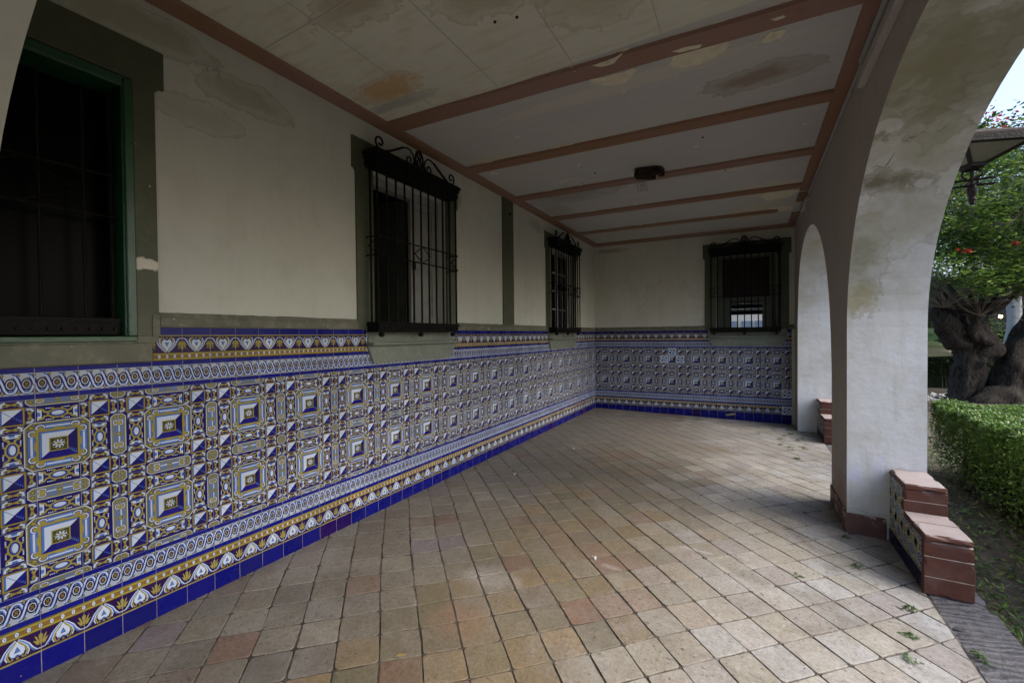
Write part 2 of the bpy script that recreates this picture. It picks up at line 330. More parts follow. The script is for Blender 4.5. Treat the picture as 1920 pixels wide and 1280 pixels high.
# window openings  (a0,a1,z0,z1)
OP1 = (-.45, .985, 1.60, 2.95); OP2 = (2.72, 3.77, 1.66, 3.08); OP3 = (6.57, 7.62, 1.66, 3.08); OPE = (2.375, 3.365, 1.66, 3.06)
house = empty('house_wall', (0, 2.5, 0), label='long cream rendered house wall with three windows above a blue tiled dado', cat='wall')
mb = MB(); wall_holes(mb, -5, YB+.02, -.3, HI, [OP1, OP2, OP3], lambda a, z, d: (-d, a-2.5, z), .38); mb.build('plaster_face', M['wall'], house, fix=False)
endw = empty('end_wall', (1.8, YB+EV*1.8, 0), label='cream end wall with one barred window closing the gallery', cat='wall')
def loc(root):
    lx, ly, lz = root.location; 
    return lambda T: (lambda a, b, c: (T(a, b, c)[0]-lx, T(a, b, c)[1]-ly, T(a, b, c)[2]-lz))
LH, LE = loc(house), loc(endw)
TLh, TEe = LH(TL), LE(TE)
mb = MB(); wall_holes(mb, -.05, XO, -.4, HI, [OPE], TEe, .38); mb.build('plaster_face', M['wall2'], endw, fix=False)
# ---------------------------------------------------------------- painted tiles
WHT = (.46, .53, .66); CRM = (.15, .165, .13); PAL = (.07, .15, .42); BLU = (.006, .008, .16); NAV = (.010, .006, .095); GLD = (.28, .235, .045); ORG = (.22, .12, .022); BLK = (.02, .02, .03); OLV = (.045, .05, .02); PUR = (.022, .007, .055)
class TP:
    def __init__(s): s.p = []; s.k = 0
    def poly(s, pts, c, l=None): s.k += 1; s.p.append((np.array(pts, float), c, (l or 0)*1e-4+s.k*6e-6))
    def rect(s, x0, y0, x1, y1, c): s.poly([(x0, y0), (x1, y0), (x1, y1), (x0, y1)], c)
    def ell(s, x, y, rx, ry, c, n=14): s.poly([(x+rx*math.cos(t*2*math.pi/n), y+ry*math.sin(t*2*math.pi/n)) for t in range(n)], c)
    def stroke(s, pts, wd, c):
        P = np.array(pts, float); n = len(P)
        t = np.array([P[min(i+1, n-1)]-P[max(i-1, 0)] for i in range(n)]); t /= np.linalg.norm(t, axis=1)[:, None]+1e-9
        nn = np.c_[-t[:, 1], t[:, 0]]*wd/2; s.k += 1
        for i in range(n-1): s.p.append((np.array([P[i]-nn[i], P[i+1]-nn[i+1], P[i+1]+nn[i+1], P[i]+nn[i]]), c, s.k*6e-6))
    def arc(s, x, y, r, a0, a1, wd, c, n=8, ry=None):
        s.stroke([(x+r*math.cos(R(a0+(a1-a0)*i/n)), y+(ry or r)*math.sin(R(a0+(a1-a0)*i/n))) for i in range(n+1)], wd, c)
    def octa(s, x, y, hx, hy, ch, c): s.poly([(x-hx+ch, y-hy), (x+hx-ch, y-hy), (x+hx, y-hy+ch), (x+hx, y+hy-ch), (x+hx-ch, y+hy), (x-hx+ch, y+hy), (x-hx, y+hy-ch), (x-hx, y-hy+ch)], c)
def sym4(fn):
    for sx in (1, -1):
        for sy in (1, -1): fn(sx, sy)
# --- field, 3x3-tile period, big square in the middle of tile (1,1): coordinates 0..3
def field():
    t = TP(); t.rect(0, 0, 3, 3, NAV)
    C = 1.5
    # navy grounds of the ovals
    def oval(x, y, hor):
        def f(a, b): return (x+a, y+b) if hor else (x+b, y+a)
        def P(pts, c): t.poly([f(*p) for p in pts], c)
        P([(-.46, -.20), (.46, -.20), (.46, .20), (-.46, .20)], NAV)
        for sx in (1, -1):
            P([(sx*.46, -.20), (sx*.36, -.13), (sx*.36, .13), (sx*.46, .20)], WHT)
            P([(sx*.46, -.07), (sx*.39, -.05), (sx*.39, .05), (sx*.46, .07)], PAL)
            for sy in (1, -1):
                t.stroke([f(sx*.20, sy*.05), f(sx*.30, sy*.07), f(sx*.34, sy*.15), f(sx*.43, sy*.165)], .055, GLD)
                t.stroke([f(sx*.08, sy*.12), f(sx*.13, sy*.19)], .05, GLD)
                for k in range(3): t.ell(*f(sx*(.17+.045*k), sy*.18), .019, .019, WHT, 7)
                t.ell(*f(sx*.34, sy*.04), .02, .02, BLK, 6)
        t.ell(*f(0, 0), *( (.25, .155) if hor else (.155, .25)), GLD, 16)
        t.ell(*f(0, 0), *((.20, .115) if hor else (.115, .20)), BLU, 16)
        t.ell(*f(0, 0), *((.165, .085) if hor else (.085, .165)), PAL, 14)
        t.ell(*f(0, .012), *((.14, .065) if hor else (.065, .14)), WHT, 14)
    for x in (1.5,):
        for y in (.5, 2.5): oval(x, y, True)
    for x in (.5, 2.5): oval(x, 1.5, False)
    # gold bow ornaments
    def bow(x, y, hor):
        def f(a, b): return (x+a, y+b) if hor else (x+b, y+a)
        t.poly([f(-.265, -.11), f(.265, -.11), f(.265, .11), f(-.265, .11)], BLU); t.poly([f(-.25, -.095), f(.25, -.095), f(.25, .095), f(-.25, .095)], CRM); [t.stroke([f(sx*.18, -.09), f(sx*.235, .02), f(sx*.19, .08)], .016, BLU) for sx in (1, -1)]
        t.poly([f(-.16, -.10), f(.16, -.10), f(.12, .10), f(-.12, .10)], NAV)
        for sx in (1, -1):
            t.stroke([f(sx*.21, -.07), f(sx*.20, .03), f(sx*.12, .07)], .05, WHT)
            t.poly([f(0, 0), f(sx*.06, .06), f(sx*.15, .035), f(sx*.09, 0), f(sx*.15, -.035), f(sx*.06, -.06)], GLD)
            t.ell(*f(sx*.055, .045), .02, .02, BLK, 6); t.ell(*f(sx*.055, -.045), .02, .02, BLK, 6)
        t.ell(*f(0, 0), .035, .035, ORG, 7)
    for sx in (1, -1):
        for sy in (1, -1):
            cx, cy = 1.5+sx, 1.5+sy
            bow(cx, cy-sy*.385, True); bow(cx, cy+sy*.385, True)
            bow(cx-sx*.385, cy, False); bow(cx+sx*.385, cy, False)
    # capsules: vertical at (0|3,1.5), horizontal at (1.5,0|3)
    def capsule(x, y, hx, hy, hor):
        if hor: hy += .02
        else: hx += .02
        t.octa(x, y, hx+.03, hy+.03, .10, BLU); t.octa(x, y, hx+.015, hy+.015, .10, WHT); t.octa(x, y, hx, hy, .09, GLD); t.octa(x, y, hx-.025, hy-.025, .08, CRM)
        def f(a, b): return (x+a, y+b) if hor else (x+b, y+a)
        for sx in (1, -1):
            for sy in (1, -1):
                t.ell(*f(sx*.60, sy*.08), .052, .05, BLK, 9); t.ell(*f(sx*.60, sy*.08), .040, .038, GLD, 9)
            t.poly([f(sx*.47, -.12), f(sx*.50, .0), f(sx*.47, .12), f(sx*.33, .09), f(sx*.30, 0), f(sx*.33, -.09)], GLD)
            for sy in (1, -1):
                ar = [f(sx*(.40+.09*math.cos(R(k))), sy*(.075+.055*math.sin(R(k)))) for k in range(-60, 230, 40)]
                t.stroke(ar, .05, BLU); t.stroke([(p[0], p[1]+.004) for p in ar], .026, WHT)
            t.poly([f(sx*.08, -.06), f(sx*.30, -.045), f(sx*.30, .045), f(sx*.08, .06)], PAL)
            t.poly([f(sx*.08, .0), f(sx*.30, .0), f(sx*.30, .035), f(sx*.08, .045)], WHT)
            t.poly([f(sx*.06, -.13), f(sx*.26, -.13), f(sx*.26, -.095), f(sx*.06, -.095)], PAL)
            t.poly([f(sx*.06, .13), f(sx*.26, .13), f(sx*.26, .095), f(sx*.06, .095)], PAL)
        t.ell(x, y, .06, .06, BLK, 8); t.ell(x, y, .05, .05, GLD, 8)
    for x in (0, 3): capsule(x, 1.5, .175, .70, False)
    for y in (0, 3): capsule(1.5, y, .70, .175, True)
    for x in (0, 3):
        for y in (0, 3):
            t.octa(x, y, .23, .23, .10, BLU); t.octa(x, y, .21, .21, .09, WHT); t.octa(x, y, .195, .195, .085, GLD); t.octa(x, y, .17, .17, .08, CRM)
            for sx in (1, -1):
                for sy in (1, -1): t.ell(x+sx*.08, y+sy*.08, .055, .055, BLK, 8); t.ell(x+sx*.08, y+sy*.08, .044, .044, GLD, 8)
    # small pyramids
    for sx in (1, -1):
        for sy in (1, -1):
            x, y = 1.5+sx, 1.5+sy
            def sq(h, c, dx=0): t.rect(x-h, y-h, x+h, y+h, c)
            sq(.285, BLK); sq(.275, ORG); sq(.255, GLD); sq(.235, BLK); h = .225
            t.poly([(x-h, y-h), (x, y), (x-h, y+h)], WHT); t.poly([(x-h, y+h), (x, y), (x+h, y+h)], WHT)
            t.poly([(x+h, y+h), (x, y), (x+h, y-h)], BLU); t.poly([(x-h, y-h), (x+h, y-h), (x, y)], NAV)
            t.poly([(x-h, y-h), (x-h+.035, y-h+.035), (x-h+.035, y+h-.035), (x-h, y+h)], PAL)
            t.poly([(x-h, y+h), (x-h+.02, y+h), (x+.02, y-.005), (x, y)], NAV)
            for k in range(4): t.poly([(x+.04+k*.045, y-.03-k*.04), (x+.065+k*.045, y-.055-k*.04), (x+.07+k*.045, y-.0-k*.03)], PAL)
    # the big square
    x = y = C
    t.octa(x, y, .78, .78, .17, BLK); t.octa(x, y, .765, .765, .165, WHT); t.octa(x, y, .745, .745, .16, GLD); t.octa(x, y, .715, .715, .15, BLK); t.octa(x, y, .705, .705, .15, CRM)
    def side(rot):
        ca, sa = math.cos(R(rot)), math.sin(R(rot)); f = lambda a, b: (x+a*ca-b*sa, y+a*sa+b*ca)
        P = lambda pts, c: t.poly([f(*p) for p in pts], c)
        P([(-.52, .515), (.52, .515), (.52, .69), (-.52, .69)], BLU); P([(-.50, .525), (.50, .525), (.50, .68), (-.50, .68)], CRM); P([(-.36, .52), (.36, .52), (.36, .68), (-.36, .68)], PAL)
        P([(-.30, .575), (.30, .575), (.30, .625), (-.30, .625)], WHT)
        P([(-.16, .50), (-.10, .545), (.10, .545), (.16, .50)], GLD)
        for s in (1, -1):
            P([(s*.30, .51), (s*.56, .51), (s*.48, .62), (s*.36, .60)], GLD)
            ar = [f(s*(.40+.095*math.cos(R(k))), .585+.075*math.sin(R(k))) for k in range(-50, 230, 35)]
            t.stroke(ar, .065, BLU); t.stroke(ar, .036, WHT)
        t.ell(*f(.60, .60), .07, .068, BLK, 10); t.ell(*f(.60, .60), .052, .05, GLD, 10)
    for r_ in (0, 90, 180, 270): side(r_)
    t.rect(x-.505, y-.505, x+.505, y+.505, GLD); t.rect(x-.445, y-.445, x+.445, y+.445, BLK)
    h, k = .435, .21
    t.poly([(x-h, y-h), (x-k, y-k), (x-k, y+k), (x-h, y+h)], WHT); t.poly([(x-h, y+h), (x-k, y+k), (x+k, y+k), (x+h, y+h)], WHT)
    t.poly([(x-h, y-h), (x-h+.06, y-h+.06), (x-h+.06, y+h-.06), (x-h, y+h)], PAL); t.poly([(x-h, y+h), (x-h+.05, y+h-.05), (x+h-.05, y+h-.05), (x+h, y+h)], PAL)
    t.poly([(x+h, y+h), (x+k, y+k), (x+k, y-k), (x+h, y-h)], NAV); t.poly([(x-h, y-h), (x+h, y-h), (x+k, y-k), (x-k, y-k)], (.012, .008, .16))
    for i in range(5): t.poly([(x+k+.01+i*.042, y-k-i*.042), (x+k+.04+i*.042, y-k-.03-i*.042), (x+k+.035+i*.042, y-k+.08-i*.03)], PAL)
    t.rect(x-k-.01, y-k-.01, x+k+.01, y+k+.01, GLD); t.rect(x-k+.02, y-k+.02, x+k-.02, y+k-.02, OLV)
    for i in range(8):
        a = i*math.pi/4+.2; t.stroke([(x+.045*math.cos(a), y+.045*math.sin(a)), (x+.14*math.cos(a), y+.14*math.sin(a))], .042, WHT)
        t.ell(x+.155*math.cos(a+.39), y+.155*math.sin(a+.39), .02, .02, GLD, 6)
    t.ell(x, y, .04, .04, GLD, 8)
    return t
def guilloche():
    t = TP(); t.rect(0, 0, 1, 1, (.34, .38, .44)); t.rect(0, 0, 1, .165, BLU); t.rect(0, .835, 1, 1, BLU)
    per = 1/3
    for k in range(4):
        for y in (.225, .775): t.ell(k*per, y, .04, .055, BLK, 7); t.ell(k*per, y, .028, .04, GLD, 7)
    for k in range(3):
        x = (k+.5)*per
        t.ell(x, .5, .12, .19, BLK, 14)
    for k in range(-1, 3):
        x = (k+.5)*per
        P = [(x+.03, .235), (x+.09, .25), (x+.145, .37), (x+.175, .5), (x+.21, .64), (x+.265, .745), (x+per, .765), (x+per+.075, .73), (x+per+.125, .62), (x+per+.135, .54)]
        for (wd, c, o) in ((.125, BLK, 0), (.11, BLU, 0), (.03, PAL, -.032), (.046, WHT, .014)): 
            Q = [(max(0, min(1, p[0]+(o if i > 2 else -o)*.3)), p[1]+o) for i, p in enumerate(P) if -.03 < p[0] < 1.03]
            if len(Q) > 1: t.stroke(Q, wd, c)
    for k in range(3):
        x = (k+.5)*per
        t.ell(x, .5, .098, .150, BLK, 14); t.ell(x, .5, .090, .138, WHT, 14); t.ell(x, .5, .072, .112, BLK, 12)
        for a in range(4): t.ell(x+.034*math.cos(a*math.pi/2+.785), .5+.055*math.sin(a*math.pi/2+.785), .019, .031, ORG, 6)
        t.ell(x, .5, .015, .022, GLD, 6)
    return t
def cresting():   # lower version: motif points upwards, bead band on top
    t = TP(); t.rect(0, 0, 1, 1, PUR); t.rect(0, 0, 1, .035, GLD); t.rect(0, .04, 1, .05, BLK)
    t.rect(0, .66, 1, 1, ORG); t.rect(0, .66, 1, .685, BLK); t.rect(0, .70, 1, .76, GLD); t.rect(0, .775, 1, .785, BLK); t.rect(0, .86, 1, .87, BLK); t.rect(0, .89, 1, .95, GLD); t.rect(0, .97, 1, 1, BLK)
    for k in range(5):
        t.ell(k/4, .82, .052, .085, BLK, 10); t.ell(k/4, .82, .043, .074, WHT, 10); t.ell(k/4+.004, .82, .010, .032, BLU, 6)
    for s in (1, -1):
        X = lambda a: .5+s*a
        t.stroke([(X(.03), .655), (X(.13), .57), (X(.25), .42), (X(.32), .26), (X(.41), .13), (X(.5), .12)], .032, WHT)
        t.stroke([(X(.03), .63), (X(.12), .54), (X(.235), .39), (X(.295), .24), (X(.36), .12)], .035, PAL)
        t.stroke([(X(.02), .63), (X(.10), .52), (X(.21), .37), (X(.25), .22), (X(.21), .11)], .03, WHT)
        t.stroke([(X(.02), .61), (X(.09), .50), (X(.185), .36), (X(.205), .22), (X(.16), .09), (X(.10), .10), (X(.11), .15)], .038, GLD)
        t.poly([(X(.5), .60), (X(.45), .52), (X(.475), .3), (X(.5), .19)], GLD); t.poly([(X(.36), .56), (X(.415), .50), (X(.485), .28), (X(.43), .31)], GLD); t.poly([(X(.33), .42), (X(.40), .38), (X(.48), .24), (X(.41), .25)], GLD)
        t.poly([(X(0), .62), (X(.05), .52), (X(.15), .38), (X(.165), .28), (X(.12), .19), (X(0), .21)], WHT)
        t.ell(X(.085), .205, .055, .04, WHT, 8); t.stroke([(X(0), .17), (X(.07), .16), (X(.12), .19)], .022, PAL)
    t.poly([(.5, .46), (.43, .28), (.57, .28)], BLK); t.poly([(.5, .43), (.445, .295), (.555, .295)], PAL)
    t.ell(.5, .10, .03, .03, GLD, 8)
    return t
def floral():
    t = TP(); t.rect(0, 0, 1, 1, WHT)
    for i in range(4):
        a = i*math.pi/2+.6; x, y = .5+.3*math.cos(a), .5+.3*math.sin(a)
        for k in range(5): t.ell(x+.09*math.cos(k*1.256), y+.09*math.sin(k*1.256), .06, .06, PAL if i % 2 else BLU, 7)
        t.ell(x, y, .04, .04, GLD, 7); t.stroke([(.5, .5), (x, y)], .03, OLV)
        t.ell(.5+.42*math.cos(a+.8), .5+.42*math.sin(a+.8), .08, .05, OLV, 7)
    t.ell(.5, .5, .1, .1, GLD, 9)
    return t
def tilemesh(name, cells, T, parent, sz=.15, clip=None, flip=False):
    """cells: list of (template, a0, z0, w_tiles, h_tiles, flipv); clip (amin,amax,zmin,zmax)"""
    V = []; F = []; Cc = []; nv = 0; fl = []
    for (t, a0, z0, sw, sh, fv) in cells:
        for P, c, l in t.p:
            ci = (int((a0+P[:, 0].mean()*sz)/sz+900), int((z0+P[:, 1].mean()*sz)/sz+50)); hs = math.sin(ci[0]*12.9898+ci[1]*78.233)*43758.5453; hs -= math.floor(hs)
            c = tuple(v*(.86+.22*hs)*(1+.05*((hs*7) % 1-.5)*k_) for v, k_ in zip(c, (1, 0, -1)))
            Q = P.copy(); Q[:, 1] = (sh-Q[:, 1]) if fv else Q[:, 1]
            Q = Q*sz+(a0, z0)
            if clip is not None:
                for ax, lim, sg in ((0, clip[0], 1), (0, clip[1], -1), (1, clip[2], 1), (1, clip[3], -1)):
                    d = (Q[:, ax]-lim)*sg
                    if (d >= -1e-9).all(): continue
                    if (d <= 0).all(): Q = Q[:0]; break
                    o = []
                    for i in range(len(Q)):
                        j = (i+1) % len(Q)
                        if d[i] >= 0: o.append(Q[i])
                        if (d[i] > 0) != (d[j] > 0) and abs(d[i]-d[j]) > 1e-12: o.append(Q[i]+(Q[j]-Q[i])*d[i]/(d[i]-d[j]))
                    Q = np.array(o)
                    if len(Q) < 3: Q = Q[:0]; break
                if len(Q) < 3: continue
            V.append(np.c_[Q, np.full(len(Q), l+.004)]); fl.append(len(Q)); Cc.append(c)
    V = np.concatenate(V); fl = np.array(fl)
    vv = np.array([T(0, 0, 0), T(1, 0, 0), T(0, 1, 0), T(0, 0, 1)]); o = vv[0]; A, B, Dv = vv[1]-o, vv[2]-o, vv[3]-o
    co = o+V[:, :1]*A+V[:, 1:2]*B-V[:, 2:3]*Dv
    me = bpy.data.meshes.new(name); n = len(co); me.vertices.add(n); me.vertices.foreach_set('co', co.astype(np.float32).ravel())
    me.loops.add(n); me.loops.foreach_set('vertex_index', np.arange(n, dtype=np.int32))
    me.polygons.add(len(fl)); me.polygons.foreach_set('loop_start', np.r_[0, np.cumsum(fl)[:-1]].astype(np.int32)); me.polygons.foreach_set('loop_total', fl.astype(np.int32))
    me.update(calc_edges=True)
    cc = np.repeat(np.array(Cc), fl, axis=0)
    at = me.color_attributes.new('col', 'FLOAT_COLOR', 'CORNER'); at.data.foreach_set('color', np.c_[cc, np.ones(len(cc))].astype(np.float32).ravel())
    me.materials.append(M['tile']); ob = bpy.data.objects.new(name, me); COL.objects.link(ob); ob.parent = parent
    return ob
FT, GT, CT, FL = field(), guilloche(), cresting(), floral()
Bz = .104
ZR = dict(orn=Bz, gui=Bz+.15, fld=Bz+.30, gui2=Bz+1.2, orn2=Bz+1.35, top=Bz+1.5, cap=Bz+1.544)
def dado(T, parent, a0, a1, phase, base_fn, cuts, replaced=()):
    """phase: a of the centre of a big square. cuts: (amin,amax) where the upper cresting rows are interrupted"""
    g0 = phase-.075; g0 -= .15*math.floor((g0-a0)/.15+1)
    cols = [g0+.15*i for i in range(int((a1-g0)/.15)+2)]
    f0 = phase-.225; f0 -= .45*math.floor((f0-a0)/.45+1)
    cells = [(FT, f0+.45*i, ZR['fld']+.45*j, 3, 3, False) for i in range(int((a1-f0)/.45)+2) for j in (0, 1)]
    root = tilemesh('tile_dado', cells, T, parent, clip=(a0, a1, ZR['fld'], ZR['gui2']))
    def band(nm, t, z, fv, rng_):
        cl = []
        for lo, hi in rng_: tilemesh(nm, [(t, c_, z, 1, 1, fv) for c_ in cols if c_+.15 > lo and c_ < hi], T, root, clip=(lo, hi, z, z+.15))
    band('lower_crest_band', CT, ZR['orn'], False, [(a0, a1)]); band('lower_rope_band', GT, ZR['gui'], False, [(a0, a1)])
    segs = []; lo = a0
    for c0, c1 in cuts: 
        if c0 > lo: segs.append((lo, c0))
        lo = c1
    if lo < a1: segs.append((lo, a1))
    band('upper_rope_band', GT, ZR['gui2'], True, [(a0, a1)]); band('upper_crest_band', CT, ZR['orn2'], True, segs)
    # plain blue base course and top strip, tile by tile
    mb = MB()
    for c_ in cols:
        lo, hi = max(c_, a0), min(c_+.15, a1)
        if hi-lo < .01: continue
        k = rng.random(); mb.col = (.005, .006, .13) if k > .05 else (.016, .004, .07)
        mb.col = tuple(v*(.85+.3*rng.random()) for v in mb.col)
        b = base_fn(lo)
        mb.box((lo+.0012, b-.03, -.005), (hi-.0012, Bz-.001, .02), T=lambda a, z, d: T(a, z, d))
    mb.build('plain_base_course', M['tile'], root, color=True, fix=True)
    mb = MB()
    for lo_, hi_ in segs:
        for c_ in cols:
            lo, hi = max(c_, lo_), min(c_+.15, hi_)
            if hi-lo < .01: continue
            mb.col = tuple(v*(.8+.3*rng.random()) for v in (.006, .008, .14))
            mb.box((lo+.0012, ZR['top']+.001, -.006), (hi-.0012, ZR['cap'], .02), T=lambda a, z, d: T(a, z, d))
    mb.build('blue_top_strip', M['tile'], root, color=True)
    # grout: recessed hair lines laid just proud of the painted glaze, as thin strips
    mb = MB()
    def vline(a, z0, z1, w_=.0017): mb.face([T(a-w_/2, z0, -.0074), T(a+w_/2, z0, -.0074), T(a+w_/2, z1, -.0074), T(a-w_/2, z1, -.0074)])
    def hline(z, x0, x1, w_=.0013): mb.face([T(x0, z-w_/2, -.0076), T(x1, z-w_/2, -.0076), T(x1, z+w_/2, -.0076), T(x0, z+w_/2, -.0076)])
    for c_ in cols:
        if a0 < c_ < a1:
            vline(c_, base_fn(c_), ZR['orn2'])
            if any(s[0] < c_ < s[1] for s in segs): vline(c_, ZR['orn2'], ZR['cap'])
    for z in [ZR['orn'], ZR['gui'], ZR['fld']]+[ZR['fld']+.15*i for i in range(1, 7)]: hline(z, a0, a1)
    mb.build('grout_lines', M['grout2'], root, fix=False)
    for (a, z) in replaced:
        tilemesh('odd_floral_tile', [(FL, a, z, 1, 1, False)], lambda p, q_, r_: T(p, q_, r_-.006 if False else r_), root).location = Vector(T(0, 0, -.0042))-Vector(T(0, 0, 0))
    return root
M['grout2'] = mottled('tile_grout', (.40, .38, .36), (.18, .17, .16), rough=.9)
dado(TLh, house, -5., YB-.003, 8.813-.45*18, lambda a: 0, [(-.75, 1.094), (2.63, 3.88), (6.48, 7.73)])
dado(TEe, endw, .008, 3.60, .223, fz, [(2.24, 3.50)], replaced=[(1.054+.45, ZR['gui2']-.15), (1.054+.30, ZR['gui2']-.30), (1.054+.60, ZR['gui2']-.30), (3.447, ZR['fld']), (3.447, ZR['orn'])])
# capping moulding above the dado
def capmould(T, parent, segs):
    mb = MB()
    for lo, hi in segs:
        pr = [(0, ZR['cap']+.001), (.016, ZR['cap']+.001), (.020, ZR['cap']+.012), (.020, ZR['cap']+.05), (.012, ZR['cap']+.066), (.006, ZR['cap']+.085), (0, ZR['cap']+.088)]
        n = len(pr); k = max(2, int((hi-lo)/.05)); V = []
        for i in range(k+1):
            a = lo+(hi-lo)*i/k
            for (d, z) in pr: V.append(T(a, z+(rng.random()-.5)*.004*(z > ZR['cap']+.04), -d-(rng.random())*.002))
        F = [(i*n+j, i*n+j+1, (i+1)*n+j+1, (i+1)*n+j) for i in range(k) for j in range(n-1)]+[tuple(range(n)), tuple(k*n+j for j in range(n))[::-1]]
        mb.raw(V, F)
    mb.build('dado_moulding', M['greyband'], parent)
capmould(TLh, house, [(1.13, 2.529), (3.96, 6.40), (7.80, YB-.002)])
capmould(TEe, endw, [(.002, 2.179), (3.562, 3.64)])
# pilaster strip on the long wall
mb = MB(); mb.box((5.0, ZR['cap']+.09, -.014), (5.3, HC, .02), T=lambda a, z, d: TLh(a, z, d)); o = mb.build('pilaster_strip', M['green'], house)
mb = MB(); mb.tube([TLh(5.2, 3.28, -.012), TLh(5.2, 3.28, -.028)], .014, 8); mb.build('screw_plug', M['iron'], house)
# ---------------------------------------------------------------- windows
def frame_poly(a0, a1, z0, z1, o0, o1, zt, ear=.035, eh=.30, T=None, d=.014, bottom=None):
    """surround as separate flat members: left post, right post, lintel with ears"""
    mb = MB(); TT = lambda a, b, c: T(a, b, c)
    zb = bottom if bottom is not None else z0
    r_ = [(a1+.0, zb), (o1, zb), (o1, zt-eh-.03), (o1+ear*.5, zt-eh-.004), (o1+ear, zt-eh), (o1+ear, zt), (o0-ear, zt), (o0-ear, zt-eh), (o0-ear*.5, zt-eh-.004), (o0, zt-eh-.03), (o0, zb), (a0, zb), (a0, z1), (a1, z1)]
    lo = [(o0-ear, zt), (o0-ear, zt-eh), (o0-ear*.5, zt-eh-.004), (o0, zt-eh-.03), (o0, zb), (a0, zb), (a0, z1), (a0, zt)]
    hi = [(o1+ear, zt), (o1+ear, zt-eh), (o1+ear*.5, zt-eh-.004), (o1, zt-eh-.03), (o1, zb), (a1, zb), (a1, z1), (a1, zt)]
    mb.prism(lo, -d, .004, TT); mb.prism(hi, -d, .004, TT); mb.prism([(a0, z1), (a1, z1), (a1, zt), (a0, zt)], -d, .004, TT)
    return mb
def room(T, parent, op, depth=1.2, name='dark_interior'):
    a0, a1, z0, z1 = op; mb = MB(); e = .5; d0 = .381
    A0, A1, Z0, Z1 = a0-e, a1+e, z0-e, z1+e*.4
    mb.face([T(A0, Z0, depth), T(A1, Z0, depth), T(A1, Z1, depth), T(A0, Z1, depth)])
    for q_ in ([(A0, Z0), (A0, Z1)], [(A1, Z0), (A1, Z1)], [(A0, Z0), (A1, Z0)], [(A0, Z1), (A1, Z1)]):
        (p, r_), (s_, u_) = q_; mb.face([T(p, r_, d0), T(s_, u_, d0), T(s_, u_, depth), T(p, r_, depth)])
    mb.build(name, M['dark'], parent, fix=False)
# window 1 (nearest, dark, green frame)
w1 = frame_poly(-.5, 1.025, 1.565, 3.0, -.69, 1.125, 3.215, .045, .21, TLh, .014, 1.60).build('window', M['green'], house); w1['label'] = 'dark window with a bottle green frame'
mb = MB(); mb.box((-.75, 1.456, -.035), (1.088, 1.563, .004), T=TLh, bev=.006); mb.box((-.75, 1.563, -.02), (1.12, 1.598, .004), T=TLh); mb.box((1.092, 1.60, -.02), (1.127, 1.72, .004), T=TLh); mb.build('sill', M['greyband'], w1)
mb = MB()
for b in [((.984, 1.601, -.026), (1.024, 2.99, -.0145)), ((.975, 1.601, -.014), (.984, 2.949, .30)), ((-.5, 2.945, -.024), (.983, 2.99, -.0145)), ((-.44, 2.94, -.014), (.974, 2.949, .30)), ((-.5, 1.57, -.024), (1.024, 1.600, .06)), ((.80, 1.62, .19), (.84, 2.88, .22))]: mb.box(b[0], b[1], T=TLh, bev=.004)
mb.build('frame', M['darkgreen'], w1)
mb = MB(); mb.face([TLh(-.45, 1.6, .18), TLh(.985, 1.6, .18), TLh(.985, 2.95, .18), TLh(-.45, 2.95, .18)]); mb.build('pane', M['glass'], w1, fix=False)
room(TLh, w1, OP1)
# the inset bars of window 1
g1 = empty('window_grille', (-.05, .3, 1.6), label='dark iron bars with a lozenge and a low panel set inside the green framed window', cat='window grille')
LG = loc(g1)(TL)
for a in (.20, .36, .52, .68, .84, .95):
    mb = MB(); mb.tube([LG(a, 1.66, .06), LG(a, 2.9, .06)], .007, 8); mb.build('bar', M['iron'], g1)
mb = MB()
for z in (2.46, 2.24): mb.tube([LG(-.4, z, .045), LG(.98, z, .045)], .006, 8)
for c_ in (.08, .62):
    P = [(c_-.2, 2.35), (c_, 2.45), (c_+.2, 2.35), (c_, 2.25), (c_-.2, 2.35)]; mb.tube([LG(p[0], p[1], .04) for p in P], .006, 6)
mb.build('rail', M['iron'], g1)
mb = MB(); mb.box((-.4, 1.605, .03), (.975, 1.70, .05), T=LG, bev=.004); mb.box((-.4, 1.675, .02), (.975, 1.695, .06), T=LG)
for i in range(14): mb.tube([LG(.95-.05*i, 1.64, .029), LG(.95-.05*i, 1.64, .02)], .011, 8)
mb.build('base_panel', M['iron'], g1)
mb = MB(); mb.tube([LG(.16+.015*math.sin(t*1.1), 2.3-t*.085, -.0) for t in range(9)], .0025, 5); mb.build('loose_wire', M['fibre'], g1)
def bay_window(T, parent, op, surr, sill, label, fill, ear=.035):
    wn = frame_poly(op[0], op[1], op[2], op[3], surr[0], surr[1], surr[2], ear, .27, T, .014, ZR['cap']+.001).build('window', M['green'], parent); wn['label'] = label
    mb = MB(); mb.box((sill[0], 1.508, -.10), (sill[1], 1.532, .004), T=T, bev=.004)
    mb.box((sill[0]+.02, 1.533, -.018), (sill[1]-.02, ZR['cap'], .004), T=T)
    mb.prism([(sill[0]+.07, ZR['gui2']+.042), (sill[1]-.10, ZR['gui2']+.042), (sill[1]-.005, 1.507), (sill[0]+.005, 1.507)], -.03, .004, T)
    mb.build('sill', M['greensill'], wn)
    fill(T, wn, op)
    return wn
